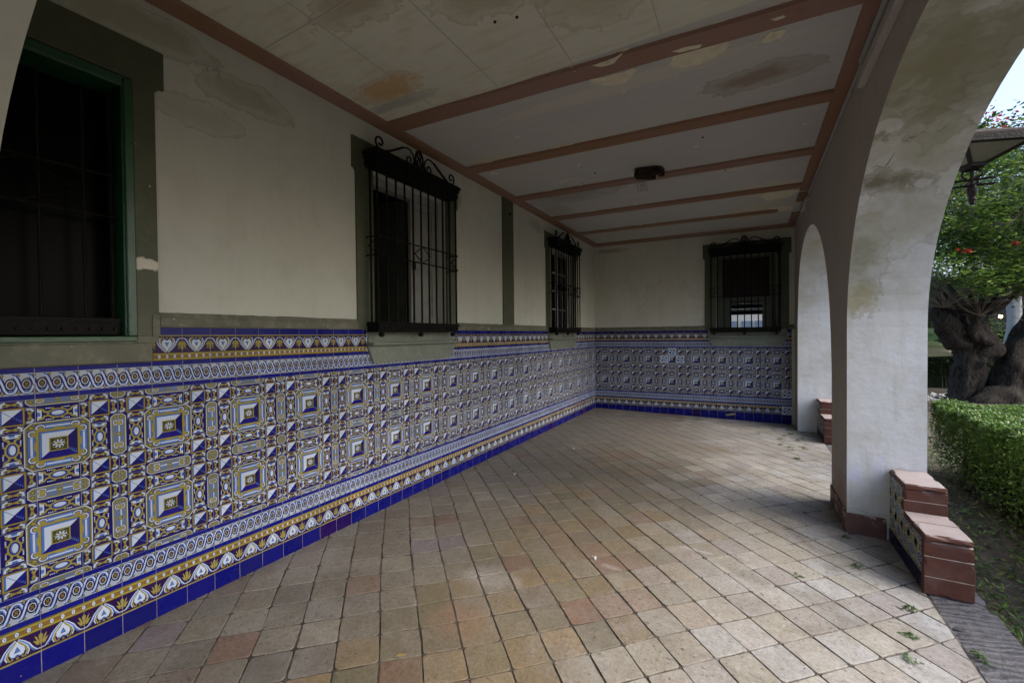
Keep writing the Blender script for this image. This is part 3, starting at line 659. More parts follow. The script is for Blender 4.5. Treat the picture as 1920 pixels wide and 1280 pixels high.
def fill_casement(T, wn, op):
    a0, a1, z0, z1 = op; mb = MB()
    for b in [((a0+.001, z0, .10), (a0+.03, z1, .20)), ((a1-.03, z0, .10), (a1-.001, z1, .20)), ((a0+.03, z1-.08, .10), (a1-.03, z1-.001, .20)), ((a0+.03, z0+.001, .10), (a1-.03, z0+.03, .20))]: mb.box(b[0], b[1], T=T, bev=.003)
    mb.build('frame', M['whitewood'], wn)
    # right leaf closed over its half
    mb = MB(); l0, l1 = a0+.62, a1-.031
    for b in [((l0, z0+.031, .12), (l0+.07, z1-.081, .16)), ((l1-.06, z0+.031, .12), (l1, z1-.081, .16)), ((l0+.07, z1-.16, .12), (l1-.06, z1-.081, .16)), ((l0+.07, z0+.031, .12), (l1-.06, z0+.14, .16)), ((l0+.07, 2.30, .125), (l1-.06, 2.36, .155)), ((l0+.07, z0+.14, .135), (l1-.06, z1-.16, .145))]: mb.box(b[0], b[1], T=T, bev=.003)
    lf = mb.build('casement_leaf', M['whitewood'], wn)
    mb = MB(); mb.tube([T(l0+.03, 1.72, .105), T(l0+.03, 2.92, .105)], .006, 8); mb.box((l0+.012, 2.28, .092), (l0+.048, 2.36, .118), T=T, bev=.003); mb.build('latch_rod', M['iron'], wn)
    # left leaf swung inwards
    mb = MB(); hx = a0+.60
    TT = lambda a, z, d: T(hx-a*.30, z, .17+a*.95)
    for b in [((0, z0+.04, 0), (.06, z1-.09, .035)), ((.40, z0+.04, 0), (.46, z1-.09, .035)), ((.06, z0+.04, 0), (.40, z0+.14, .035)), ((.06, z1-.19, 0), (.40, z1-.09, .035)), ((.06, 2.3, 0), (.40, 2.36, .035)), ((.20, z0+.14, .0), (.23, 2.3, .03)), ((.06, z0+.14, .01), (.40, z1-.19, .02))]: mb.box(b[0], b[1], T=TT)
    mb.build('open_leaf', M['greenwood'], wn)
    room(T, wn, op)
def fill_muntins(T, wn, op):
    a0, a1, z0, z1 = op; mb = MB(); w_ = .05
    mb.box((a0+.001, z0, .09), (a0+.05, z1, .16), T=T); mb.box((a1-.05, z0, .09), (a1-.001, z1, .16), T=T); mb.box((a0+.05, z1-.06, .09), (a1-.05, z1-.001, .16), T=T); mb.box((a0+.05, z0+.001, .09), (a1-.05, z0+.06, .16), T=T)
    mb.box((a0+.49, z0+.06, .09), (a0+.56, z1-.06, .15), T=T)
    mb.build('frame', M['whitewood'], wn)
    mb = MB()
    for x in (a0+.27, a0+.78): mb.box((x-.014, z0+.06, .10), (x+.014, z1-.06, .13), T=T)
    for k in (1, 2, 3):
        z = z0+.06+(z1-z0-.12)*k/4
        for (x0, x1) in ((a0+.05, a0+.256), (a0+.284, a0+.49), (a0+.56, a0+.766), (a0+.794, a1-.05)): mb.box((x0, z-.013, .10), (x1, z+.013, .13), T=T)
    mb.build('glazing_bar', M['whitewood'], wn)
    mb = MB(); mb.face([T(a0, z0, .125), T(a1, z0, .125), T(a1, z1, .125), T(a0, z1, .125)]); mb.build('pane', M['glass'], wn, fix=False)
    room(T, wn, op)
bay_window(TLh, house, OP2, (2.53, 3.945, 3.30), (2.62, 3.90), 'window with one white leaf closed and the other open on a dark room', fill_casement)
bay_window(TLh, house, OP3, (6.40, 7.795, 3.30), (6.47, 7.75), 'far window with a white glazed frame of many small panes', fill_muntins)
def fill_blind(T, wn, op):
    a0, a1, z0, z1 = op
    mb = MB()
    for b in [((a0+.001, z0, .13), (a0+.10, z1, .20)), ((a1-.10, z0, .13), (a1-.001, z1, .20)), ((a0+.10, z1-.05, .13), (a1-.10, z1-.001, .20)), ((a0+.10, 2.20, .13), (a1-.10, 2.27, .20)), ((a0+.10, z0, .13), (a0+.24, 2.21, .19)), ((a1-.22, z0, .13), (a1-.10, 2.21, .19))]: mb.box(b[0], b[1], T=T)
    mb.build('frame', M['greenwood'], wn)
    mb = MB()
    for i in range(26):
        z = 2.272+i*.033
        if z < z1-.05: mb.box((a0+.10, z, .15), (a1-.10, z+.029, .165), T=T)
    mb.build('roller_blind', M['redblind'], wn)
    # room behind with a second window looking out on the far side
    mb = MB(); A0, A1, Z0, Z1, d0, d1 = a0-.5, a1+.6, 1.0, 3.2, .381, 2.6
    for q_ in ([(A0, Z0), (A0, Z1)], [(A1, Z0), (A1, Z1)], [(A0, Z0), (A1, Z0)], [(A0, Z1), (A1, Z1)]):
        (p, r_), (s_, u_) = q_; mb.face([T(p, r_, d0), T(s_, u_, d0), T(s_, u_, d1), T(p, r_, d1)])
    # far wall of that room with a hole
    H = (BX0, BX1, BZ0, BZ1)
    As = [A0, H[0], H[1], A1]; Zs = [Z0, H[2], H[3], Z1]
    for i in range(3):
        for j in range(3):
            if i == 1 and j == 1: continue
            mb.face([T(As[i], Zs[j], d1), T(As[i+1], Zs[j], d1), T(As[i+1], Zs[j+1], d1), T(As[i], Zs[j+1], d1)])
    mb.build('dark_interior', M['dark'], wn, fix=False)
    mb = MB()
    for i in range(16):
        z = BZS+i*.036
        if z < BZ1: mb.box((BX0-.02, z, d1-.03), (BX1+.02, z+{3: .030, 2: .0335, 6: .034, 7: .034}.get(i, .0358), d1-.015), T=T)
    mb.build('slatted_blind', M['greyblind'], wn)
BX0, BX1, BZ0, BZ1, BZS = 2.55, 3.23, 1.60, 2.6, 2.03
bay_window(TEe, endw, OPE, (2.18, 3.56, 3.30), (2.24, 3.55), 'end window with a lowered dark red blind and daylight showing beyond', fill_blind)
# pale wing of the house seen through both windows
wing = empty('neighbour_house', (4, 13.6, 0), label='pale house wing with blue grey shutters glimpsed through the end window', cat='house')
mb = MB(); mb.box((-3, 0, -.3), (-.05, .3, 3.6), bev=.01); mb.build('wall', M['paleh'], wing)
for x in (-2.95, -2.05, -1.26, -.93): 
    mb = MB(); mb.box((x, -.03, .4), (x+(.28 if x == -1.26 else (.70 if x < -1.9 else .62)), -.003, 1.93), bev=.005); mb.build('shutter', M['blueh'], wing)
# ---------------------------------------------------------------- wrought iron grilles
def spiral(c, r0, r1, a0, a1, n=20): return [(c[0]+(r0+(r1-r0)*i/n)*math.cos(R(a0+(a1-a0)*i/n)), c[1]+(r0+(r1-r0)*i/n)*math.sin(R(a0+(a1-a0)*i/n))) for i in range(n+1)]
def make_grille(WD=1.14, lozenge=True):
    """local frame: u along the wall (0..WD), v up from the sill top, w out of the wall = -local depth; built on axes x=u, y=-w, z=v"""
    root = bpy.data.objects.new('window_grille', None); COL.objects.link(root)
    dp = .13
    T = lambda u, v, w_: (u, -w_, v)
    zb, zt = .09, 1.48
    def bar(u, w_):
        mb = MB(); tw = 60; r_ = .0085
        mb.tube([T(u, zb, w_), T(u, zt, w_)], .0098, 8); mb.build('bar', M['iron'], root)
    n = 11
    for i in range(n): bar(.012+(WD-.024)*i/(n-1), dp)
    for u in (.012, WD-.012): bar(u, .045)
    # cornice: stepped moulding round three sides
    mb = MB()
    for (z0, z1, o) in ((1.478, 1.496, .0), (1.496, 1.53, .012), (1.53, 1.548, .006), (1.548, 1.585, .02), (1.585, 1.612, .034), (1.612, 1.622, .026)):
        mb.box((-o, -(dp+.012+o), z0), (WD+o, -.0, z1), bev=.003)
    for i in range(24): mb.lathe([(.002, 0), (.011, .006), (.011, .012), (.002, .02)], (.02+(WD-.04)*i/23, -(dp+.03), 1.502), 6)
    mb.build('cornice', M['iron'], root)
    # base box
    mb = MB()
    for (z0, z1, o) in ((.04, .052, .012), (.052, .104, .0), (.104, .118, .016), (.118, .13, .008)):
        mb.box((-o, -(dp+.012+o), z0), (WD+o, -.0, z1), bev=.003)
    for i in range(26): mb.lathe([(.002, 0), (.012, .01), (.012, .022), (.002, .034)], (.02+(WD-.04)*i/25, -(dp+.012), .06), 6)
    for u in (.06, WD/2, WD-.06): mb.lathe([(.012, 0), (.028, .012), (.028, .026), (.012, .042)], (u, -(dp-.02), -.003), 10)
    mb.build('base_frieze', M['iron'], root)
    # rails
    for z in (.87, .71):
        mb = MB(); P = [T(0, z, 0), T(0, z, dp+.014)]+[T(u*WD/12, z, dp+.016) for u in range(13)]+[T(WD, z, dp+.014), T(WD, z, 0)]
        mb.tube(P, .0065, 8)
        for i in range(50): mb.tube([T(WD*i/50, z-.004, dp+.012), T(WD*(i+.8)/50, z+.004, dp+.02)], .0045, 5)
        mb.build('rail', M['iron'], root)
    def loz(pts): 
        mb = MB(); mb.tube(pts+[pts[0]], .006, 6); mb.build('lozenge', M['iron'], root)
    if lozenge:
        for c_ in (WD/2, ):
            loz([T(c_-.075*1.5, .79, dp+.016), T(c_, .87, dp+.016), T(c_+.075*1.5, .79, dp+.016), T(c_, .71, dp+.016)])
        for c_, s in ((0, 1), (WD, -1)):
            loz([T(c_, .87, dp+.016), T(c_+s*.115, .79, dp+.016), T(c_, .71, dp+.016), T(c_-s*.004, .79, .03)])
    else:
        for c_ in (.10, .30, WD/2, WD-.30, WD-.10):
            mb = MB(); mb.tube([T(c_+.075*math.cos(k*math.pi/8), .79+.075*math.sin(k*math.pi/8), dp+.016) for k in range(17)], .006, 6); mb.build('ring', M['iron'], root)
    # crest
    mb = MB(); yc = dp*.9; z0 = 1.62; h = WD/2
    F = lambda pts: [T(p[0], p[1], yc) for p in pts]
    mb.tube(F([(h+.052*math.cos(k*math.pi/12), z0+.098+.088*math.sin(k*math.pi/12)) for k in range(25)]), .009, 8)
    mb.tube(F([(h+.026*math.cos(k*math.pi/8), z0+.06+.05*math.sin(k*math.pi/8)) for k in range(17)]), .007, 8)
    mb.tube(F([(h+.026*math.cos(k*math.pi/8), z0+.138+.038*math.sin(k*math.pi/8)) for k in range(17)]), .007, 8)
    mb.tube(F([(h, z0), (h, z0+.19)]), .006, 6)
    for s in (1, -1):
        X = lambda a: h+s*a
        main = [(X(.06), z0+.012), (X(.068), z0+.06), (X(.085), z0+.115), (X(.125), z0+.15), (X(.17), z0+.155), (X(.22), z0+.135), (X(.29), z0+.095), (X(.36), z0+.06), (X(.42), z0+.035), (X(.47), z0+.018), (X(.51), z0+.02)]
        mb.tube(F(main), .008, 8)
        end = [(X(.505+.058*math.sin(R(a))*(1-a/560)), z0+.078-.060*math.cos(R(a))*(1-a/560)) for a in range(0, 432, 18)]
        mb.tube(F(end), .009, 8)
        inn = [(X(.065), z0+.055)]+[(X(.135-.0-.055*math.cos(R(a))*(1-a/560)), z0+.052-.050*math.sin(R(a))*(1-a/560)) for a in range(0, 432, 18)]
        mb.tube(F(inn), .008, 8)
        for i in range(9):
            t0 = .22+.022*i; zz = z0+.135-(t0-.22)*.57; mb.tube(F([(X(t0), zz-.006), (X(t0+.012), zz+.006)]), .0115, 6)
    mb.build('crest', M['iron'], root)
    return root
gr = make_grille()
# long wall: u runs along +Y, outwards = +X  -> rotate so local x -> +Y, local -y -> +X
def place(gr, x, y, z, rz): gr.location = (x, y, z); gr.rotation_euler = (0, 0, rz)
gG = 'wrought iron grilles over the gallery windows'
gr3 = make_grille(1.13, False); place(gr3, .016, 6.50, 1.585, R(90)); tag(gr3, 'black iron grille with ringed middle band over the far window of the long wall', 'window grille', gG)
gre = copy_tree(gr); place(gre, 2.28, YB+EV*2.28-.016, 1.565, math.atan(EV)); tag(gre, 'black iron grille over the end wall window that has a lowered blind', 'window grille', gG)
place(gr, .016, 2.63, 1.585, R(90)); tag(gr, 'black iron grille with lozenges and curled crest over the half open casement', 'window grille', gG)
# ---------------------------------------------------------------- arcade
arc = empty('arcade_wall', (3.9, 4.78, 0), label='weathered white arcade wall with round arches opening on the garden', cat='wall')
def ell_arch(c, a, zs, b, n=36): return [(c-a*math.cos(math.pi*i/n), zs+b*math.sin(math.pi*i/n)) for i in range(n+1)]
ARCH0 = [(-3.84, -.5)]+ell_arch(-1.97, 1.87, 1.62, 1.42)+[(-.10, -.5)]
ARCH1 = [(.66, -.5)]+ell_arch(2.53, 1.87, 1.62, 1.43)+[(4.40, -.5)]
ctl = [(5.15, -.5), (5.15, .5), (5.15, 1.1), (5.19, 1.45), (5.25, 1.72), (5.34, 1.98), (5.46, 2.2), (5.62, 2.40), (5.82, 2.585), (6.08, 2.755), (6.4, 2.90), (6.75, 2.985), (7.1, 3.01), (7.45, 2.985), (7.78, 2.90), (8.05, 2.765), (8.27, 2.57), (8.43, 2.31), (8.53, 2.0), (8.575, 1.6), (8.585, 1.1), (8.585, .5), (8.585, -.5)]
def smooth(P, k=4):
    o = []
    for i in range(len(P)-1):
        p0, p1, p2, p3 = [np.array(P[min(max(j, 0), len(P)-1)]) for j in (i-1, i, i+1, i+2)]
        for t in range(k):
            t /= k; o.append(tuple(.5*((2*p1)+(-p0+p2)*t+(2*p0-5*p1+4*p2-p3)*t*t+(-p0+3*p1-3*p2+p3)*t**3)))
    return o+[P[-1]]
ARCH2 = [ctl[0]]+smooth(ctl[1:-1])+[ctl[-1]]
def loca(p): return (p[0]-3.9, p[1]-4.78, p[2])
mb = MB(); segs = [(-5, -3.84), (-.10, .66), (4.40, 5.15), (8.585, YB+EV*3.9+.38)]
for X, mi in ((W, 0), (XO, 1)):
    for A in (ARCH0, ARCH1, ARCH2):
        for (p, q_) in zip(A[:-1], A[1:]):
            if q_[0]-p[0] < 1e-6: continue
            mb.face([loca((X, p[0], p[1])), loca((X, q_[0], q_[1])), loca((X, q_[0], HI)), loca((X, p[0], HI))], mi)
    for s0, s1 in segs: mb.face([loca((X, s0, -.5)), loca((X, s1, -.5)), loca((X, s1, HI)), loca((X, s0, HI))], mi)
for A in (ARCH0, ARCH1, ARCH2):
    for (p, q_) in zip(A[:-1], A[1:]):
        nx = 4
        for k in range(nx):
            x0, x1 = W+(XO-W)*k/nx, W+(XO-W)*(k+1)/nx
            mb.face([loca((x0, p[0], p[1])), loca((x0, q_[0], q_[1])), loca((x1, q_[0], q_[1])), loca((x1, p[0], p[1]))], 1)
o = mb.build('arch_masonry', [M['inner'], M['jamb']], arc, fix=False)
# flaking red skirting on the pier
mb = MB(); mb.box((W-.012, 4.388, -.12), (XO-.24, 5.162, .095), bev=.006); mb.v = [loca(v) for v in mb.v]; roughen(mb.build('skirting', M['redbase'], arc), .002, .04, 14, .006)
mb = MB(); mb.box((W-.010, -.11, -.12), (XO, .67, .095), bev=.006); mb.v = [loca(v) for v in mb.v]; mb.build('skirting', M['redbase'], arc)
# cracks in the soffit: thin dark slivers
def soff(y, x):   # point on the soffit of arch 1
    u = (y-2.53)/1.87; return (x, y, 1.62+1.43*math.sqrt(max(0, 1-u*u)))
mb = MB()
for pts in ([(3.80, 3.60), (3.83, 3.58), (3.86, 3.575), (3.90, 3.56), (3.92, 3.575)], [(3.66, 3.78), (3.70, 3.74), (3.75, 3.76), (3.80, 3.60)], [(3.92, 3.575), (3.97, 3.56), (4.03, 3.5), (4.12, 3.47)], [(3.68, 3.3), (3.72, 3.28), (3.71, 3.23), (3.76, 3.2)]):
    P = []
    for i in range(len(pts)-1):
        for k in range(4):
            t = k/4; P.append((pts[i][0]*(1-t)+pts[i+1][0]*t, pts[i][1]*(1-t)+pts[i+1][1]*t+(rng.random()-.5)*.02))
    P.append(pts[-1])
    n = len(P); mb.tube([loca(soff(y, x)) for x, y in P], [.0022*(1-abs(2*i/(n-1)-1))**.5*(.4+rng.random())+.0003 for i in range(n)], 5)
mb.build('soffit_crack', M['nest'], arc)
# transverse arch by the camera
ta = empty('transverse_arch', (1.8, .25, 0), label='plastered cross arch curving over the gallery beside the dark window', cat='arch')
mb = MB(); A = [(0.001, 1.0)]+ell_arch(1.8, 1.8, 1.62, 1.41)+[(3.644, 1.0)]
A = [(x if x < 3.6 else x, z) for x, z in ell_arch(1.8225, 1.82, 1.62, 1.41)]
lt = lambda p: (p[0]-1.8, p[1]-.25, p[2])
for Yf, mi in ((.01, 1), (.5, 0)):
    for p, q_ in zip(A[:-1], A[1:]): mb.face([lt((p[0], Yf, p[1])), lt((q_[0], Yf, q_[1])), lt((q_[0], Yf, HC+.02)), lt((p[0], Yf, HC+.02))], 0)
for p, q_ in zip(A[:-1], A[1:]): mb.face([lt((p[0], .01, p[1])), lt((q_[0], .01, q_[1])), lt((q_[0], .5, q_[1])), lt((p[0], .5, p[1]))], 0)
mb.build('arch_masonry', [M['wall2']], ta, fix=False)
# ---------------------------------------------------------------- ceiling
ceil = empty('gallery_ceiling', (1.8, 4, HC), label='flat painted ceiling with terracotta battens, cream nearest and lilac grey beyond', cat='ceiling')
lc = lambda p: (p[0]-1.8, p[1]-4, p[2]-HC)
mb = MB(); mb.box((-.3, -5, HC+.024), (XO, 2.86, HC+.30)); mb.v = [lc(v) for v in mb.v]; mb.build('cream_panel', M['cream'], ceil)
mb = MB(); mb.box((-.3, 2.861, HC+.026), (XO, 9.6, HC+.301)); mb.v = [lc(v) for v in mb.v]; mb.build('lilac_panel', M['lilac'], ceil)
bs = []
for i, (y0, y1, l) in enumerate([(2.77, 2.95, 1), (3.968, 4.140, 1), (5.154, 5.330, 1), (6.342, 6.52, 1), (7.548, 7.70, 2), (8.68, 8.93, 0)]):
    mb = MB(); x0, x1 = .14, W-.115 if l != 2 else W-.32
    sk = .0611 if i < 5 else .05
    T = lambda x, y, z: lc((x, y+sk*x+(.0022*math.sin(x*7+i)), z))
    n = 24
    for k in range(n):
        xa, xb = x0+(x1-x0)*k/n, x0+(x1-x0)*(k+1)/n
        prof = [(y0, HC+.03), (y0+.006, HC), (y1-.006, HC), (y1, HC+.03)]
        for (p, q_) in zip(prof[:-1], prof[1:]): mb.face([T(xa, p[0], p[1]), T(xb, p[0], p[1]), T(xb, q_[0], q_[1]), T(xa, q_[0], q_[1])])
    mb.face([T(x1, y0, HC+.03), T(x1, y0+.006, HC), T(x1, y1-.006, HC), T(x1, y1, HC+.03)])
    mb.build('batten', M['beam'], ceil)
mb = MB(); mb.box((-.01, .5, HC-.0), (.1385, YB+.01, HC+.03), bev=.005); mb.v = [lc(v) for v in mb.v]; mb.build('edge_batten', M['beam'], ceil)
for (ya, yb) in ((.5, 6.88), (7.02, 7.42), (8.1, 9.12)):
    mb = MB(); mb.box((W-.1145, ya, HC), (W+.01, yb, HC+.03), bev=.005); mb.v = [lc(v) for v in mb.v]; mb.build('edge_batten', M['beam'], ceil)
# sheet joints in the cream bay
mb = MB()
for x in (.05, .65, 1.26, 1.86, 2.46, 3.06): mb.box((x-.0035, .5, HC+.021), (x+.0035, 2.86, HC+.0236))
for y in (1.68,): mb.box((.0, y-.0035, HC+.0205), (W, y+.0035, HC+.0232))
mb.v = [lc(v) for v in mb.v]; mb.build('sheet_joint', M['lilac'], ceil)
# flaked paint patches: exposed plaster with a curled lip
def px_on(x, y, z):  # world point where the photograph's pixel meets height z (survey helper)
    d = CR*((x-960)/FPX)-CU*((y-640)/FPX)+fw; t = (z-CP.z)/d.z; return CP+d*t
def patch(poly, name='flaked_patch', z=HC+.019, m_='chip', th=.003, jag=.018):
    P = [px_on(x, y, z) for x, y in poly]; out = []
    for i in range(len(P)):
        a, b = P[i], P[(i+1) % len(P)]; n = max(2, int((b-a).length/.014))
        for k in range(n): out.append((a.lerp(b, k/n).x+(rng.random()-.5)*jag, a.lerp(b, k/n).y+(rng.random()-.5)*jag))
    mb = MB(); mb.prism(out, z, z+th, lambda a, b, c: lc((a, b, c))); mb.build(name, M[m_], ceil)
patch([(1105, 150), (1130, 146), (1165, 136), (1190, 128), (1193, 132), (1186, 142), (1168, 158), (1135, 162), (1112, 158)], z=HC+.022)
patch([(1255, 118), (1264, 104), (1275, 92), (1300, 86), (1330, 80), (1366, 78), (1364, 92), (1345, 104), (1310, 122), (1280, 128), (1258, 124)], z=HC+.022)
patch([(1426, 80), (1440, 64), (1470, 56), (1474, 62), (1462, 72), (1445, 78), (1430, 81)], z=HC+.022)
patch([(1112, 124), (1150, 110), (1168, 100), (1150, 120), (1130, 126)], z=HC-.003, jag=.004)
patch([(1260, 98), (1280, 90), (1316, 84), (1312, 90), (1275, 99)], z=HC-.003, jag=.004)
patch([(1424, 368), (1436, 362), (1480, 355), (1498, 358), (1480, 369), (1440, 377)], z=HC+.022)
patch([(1444, 392), (1460, 388), (1488, 386), (1486, 395), (1458, 396)], z=HC+.022)
patch([(1446, 37), (1470, 29), (1473, 33), (1455, 40)], z=HC-.003, jag=.004)
def sliver(x, y, L_, w_, z):
    n_ = 9; P = [(x+(k/n_-.5)*L_, y+.06*(k/n_-.5)*L_+w_*(.3+.7*rng.random())*math.sin(math.pi*(.08+.84*k/n_))) for k in range(n_+1)]+[(x+(.5-k/n_)*L_, y+.06*(.5-k/n_)*L_-w_*(.3+.7*rng.random())*math.sin(math.pi*(.08+.84*k/n_))) for k in range(n_+1)]
    mb = MB(); mb.prism(P, z, z+.004, lambda a, b, c: lc((a, b, c))); mb.build('flaked_patch', M['chip'], ceil)
for k, yb_ in enumerate((2.77, 2.95, 3.968, 4.14, 5.154, 5.33, 6.342, 6.52, 7.548, 7.7)):
    for _ in range(5):
        x = .2+3.1*rng.random(); sliver(x, yb_+.0611*x+(.012 if k % 2 else -.012), .05+.20*rng.random()**2, .004+.014*rng.random()**2, HC+.021)
for _ in range(16): sliver(.3+3*rng.random(), 3.1+5.2*rng.random(), .05+.28*rng.random()**2, .004+.02*rng.random()**2, HC+.0225)
# small dark anchor holes
mb = MB()
for (x, y) in ((1.597, 2.238), (1.731, 2.271), (2.55, 4.55), (1.35, 4.9), (2.7, 5.6)): mb.tube([lc((x, y, HC+.0235)), lc((x, y, HC+.016))], .009, 8)
mb.build('anchor_hole', M['nest'], ceil)
# duct strip and pipe along the top of the arcade wall
pp = empty('conduit_pipe', (W-.03, 3, 3.42), label='grey conduit pipe running along the top of the arcade wall', cat='pipe')
mb = MB(); lp = lambda p: (p[0]-W+.03, p[1]-3, p[2]-3.42)
mb.tube([lp((W-.022, .5, 3.435)), lp((W-.022, 3.75, 3.445))], .021, 12); mb.build('thick_pipe', M['pipe'], pp)
mb = MB(); mb.tube([lp((W-.014, 3.75, 3.448)), lp((W-.013, 5.2, 3.448)), lp((W-.013, 7.2, 3.43)), lp((W-.013, 9.0, 3.40))], .012, 8); mb.build('thin_pipe', M['pipe'], pp)
mb = MB(); mb.box((W-.03, 7.0, 3.20), (W+.01, 7.1, 3.42)); mb.box((W-.05, 6.9, 3.36), (W+.01, 7.6, 3.40)); mb.v = [lp(v) for v in mb.v]; mb.build('torn_trunking', M['inner'], pp)
du = empty('cable_trunking', (W, 2.2, 3.26), label='long boxed cable trunking on the arcade wall beneath the pipe', cat='trunking')
mb = MB(); mb.box((W-.045-W, .5-2.2, 3.27-3.26), (0.002, 3.78-2.2, 3.345-3.26), bev=.006); mb.build('cover', M['inner'], du)
# broken ceiling fitting
nf = empty('broken_light_fitting', (1.93, 5.09, HC+.02), R(20), label='charred remains of a ceiling light with frayed hanging fibres', cat='light fitting')
mb = MB()
mb.box((-.14, -.07, -.10), (.06, .06, .0), bev=.012); mb.tube([(-.15, -.02, -.085), (.05, -.03, -.105)], .035, 9); mb.tube([(-.16, .03, -.05), (.06, .03, -.06)], .03, 9); mb.box((-.15, -.03, -.02), (-.12, .05, .006)); mb.box((-.12, -.065, -.03), (.03, -.05, -.004)); mb.build('housing', M['nest'], nf)
mb = MB()
for i in range(46):
    a = rng.random(3)-.5; p = Vector((.09+a[0]*.15, a[1]*.15, -.05+a[2]*.10)); s_ = .006+rng.random()*.018
    mb.box(p-Vector((s_, s_*.7, s_*.6)), p+Vector((s_, s_*.7, s_*.6)))
mb.build('crumbled_debris', M['nest'], nf)
mb = MB()
for i in range(12):
    x, y = -.10+rng.random()*.05, -.02+rng.random()*.04
    P = [(x, y, -.07)]
    for k in range(8): P.append((P[-1][0]+(rng.random()-.5)*.03, P[-1][1]+(rng.random()-.5)*.03, P[-1][2]-.024))
    mb.tube(P, .0014, 4)
mb.build('frayed_fibre', M['fibre'], nf)
# ---------------------------------------------------------------- paving
def clip(poly, x0, x1, y0, y1):
    for ax, lim, sg in ((0, x0, 1), (0, x1, -1), (1, y0, 1), (1, y1, -1)):
        o = []
        for i in range(len(poly)):
            p, q_ = poly[i], poly[(i+1) % len(poly)]; dp, dq = (p[ax]-lim)*sg, (q_[ax]-lim)*sg
            if dp >= 0: o.append(p)
            if (dp > 0) != (dq > 0) and abs(dp-dq) > 1e-12: t = dp/(dp-dq); o.append((p[0]+(q_[0]-p[0])*t, p[1]+(q_[1]-p[1])*t))
        poly = o
        if len(poly) < 3: return []
    return poly
def warp(p):
    return Vector((p.x+.009*math.sin(p.x*1.9+p.y*2.3)+.002*math.sin(p.y*7.1-p.x*3.), p.y+.009*math.sin(p.x*2.3-p.y*1.9+1)+.002*math.sin(p.x*8.3+p.y*2.)))
e1, e2 = Vector((.7071, .7071)), Vector((-.7071, .7071)); O = Vector((1.349, 1.469)); SZ = .2055
fl_ = MB(); sidx = 0
pal = [(.265, .245, .19), (.285, .265, .21), (.25, .23, .18), (.26, .245, .195), (.245, .225, .18), (.29, .275, .23), (.27, .26, .225), (.22, .205, .17), (.245, .20, .16), (.25, .215, .235), (.245, .16, .115)]
offs = {}
for i in range(-45, 60):
    sh = 0
    for j in range(-50, 55):
        c_ = O+e1*(i+.5)*SZ+e2*(j+.5)*SZ
        if not (-.2 < c_.x < 4.1 and -4.6 < c_.y < 9.4): continue
        g = .003+rng.random()*.003; jt = (rng.random(8)-.5)*.010; tl = (rng.random(3)-.5)*(.0035, .0035, .003)
        cs = []
        for k, (a, b) in enumerate(((0, 0), (1, 0), (1, 1), (0, 1))):
            ch = .006+rng.random()*.016; sa_, sb_ = (1 if a == 0 else -1), (1 if b == 0 else -1); mid_ = (rng.random(2)-.5)*.004
            u0, v0 = (i+a)*SZ+sa_*g+jt[k*2]*.5, (j+b)*SZ+sb_*g+jt[k*2+1]*.5
            pr_ = [(u0, v0+sb_*ch), (u0+sa_*ch*.3, v0+sb_*ch*.3), (u0+sa_*ch, v0)]
            if k in (1, 3): pr_ = pr_[::-1]
            if k == 0: pr_ += [(u0+SZ*.5-g, v0+mid_[0])]
            if k == 1: pr_ += [(u0+mid_[0], v0+SZ*.5-g)]
            if k == 2: pr_ += [(u0-SZ*.5+g, v0+mid_[0])]
            if k == 3: pr_ += [(u0+mid_[0], v0-SZ*.5+g)]
            for (uu, vv) in pr_:
                p = warp(O+e1*uu+e2*vv); cs.append((p.x, p.y))
        cs = clip(cs, .004, 3.915, -4.5, YB+EV*3.9+.2)
        if len(cs) < 3: continue
        u_ = rng.random()
        if c_.x < 1.1: base = np.array(pal[int(u_**1.3*len(pal))])*(.9+.2*rng.random())+np.array((.02, .02, .03))
        else: base = np.array([(.215, .195, .13), (.255, .205, .13), (.235, .215, .16), (.20, .185, .14), (.285, .24, .165), (.27, .255, .21), (.255, .175, .125), (.30, .225, .13), (.23, .20, .17), (.22, .13, .095)][int(u_**1.15*10)])*(.88+.24*rng.random())
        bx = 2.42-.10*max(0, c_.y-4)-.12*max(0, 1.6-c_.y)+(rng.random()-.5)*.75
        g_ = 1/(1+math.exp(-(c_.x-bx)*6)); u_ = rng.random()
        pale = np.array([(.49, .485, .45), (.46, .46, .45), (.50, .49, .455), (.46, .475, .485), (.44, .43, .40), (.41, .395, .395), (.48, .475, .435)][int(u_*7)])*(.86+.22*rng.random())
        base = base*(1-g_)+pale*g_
        fl_.col = tuple(base)
        zf = lambda p: fz(p[0])+tl[2]*.6+(p[0]-c_.x)*tl[0]*1.5+(p[1]-c_.y)*tl[1]*1.5
        n = len(cs); cx = sum(p[0] for p in cs)/n; cy = sum(p[1] for p in cs)/n
        inn = [((p[0]-cx)*.985+cx, (p[1]-cy)*.985+cy) for p in cs]
        V = [(p[0], p[1], zf(p)) for p in inn]+[(p[0], p[1], zf(p)-.0012) for p in cs]+[(p[0], p[1], zf(p)-.012) for p in cs]
        fl_.raw(V, [tuple(range(n))]+[(k, n+k, n+(k+1) % n, (k+1) % n) for k in range(n)]+[(n+k, 2*n+k, 2*n+(k+1) % n, n+(k+1) % n) for k in range(n)])
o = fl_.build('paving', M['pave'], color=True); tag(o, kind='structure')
mb = MB(); nx_, ny_ = 110, 400
V = []
for i in range(nx_+1):
    for j in range(ny_+1):
        x, y = -.05+3.98*i/nx_, -5+14.6*j/ny_
        V.append((x, y, fz(x)-.0040-.0022*min(1, max(0, (x-1)/1.2))+.0028*mn.noise(Vector((x*2.2, y*2.2, 3.)))+.0022*mn.noise(Vector((x*11, y*11, 0)))))
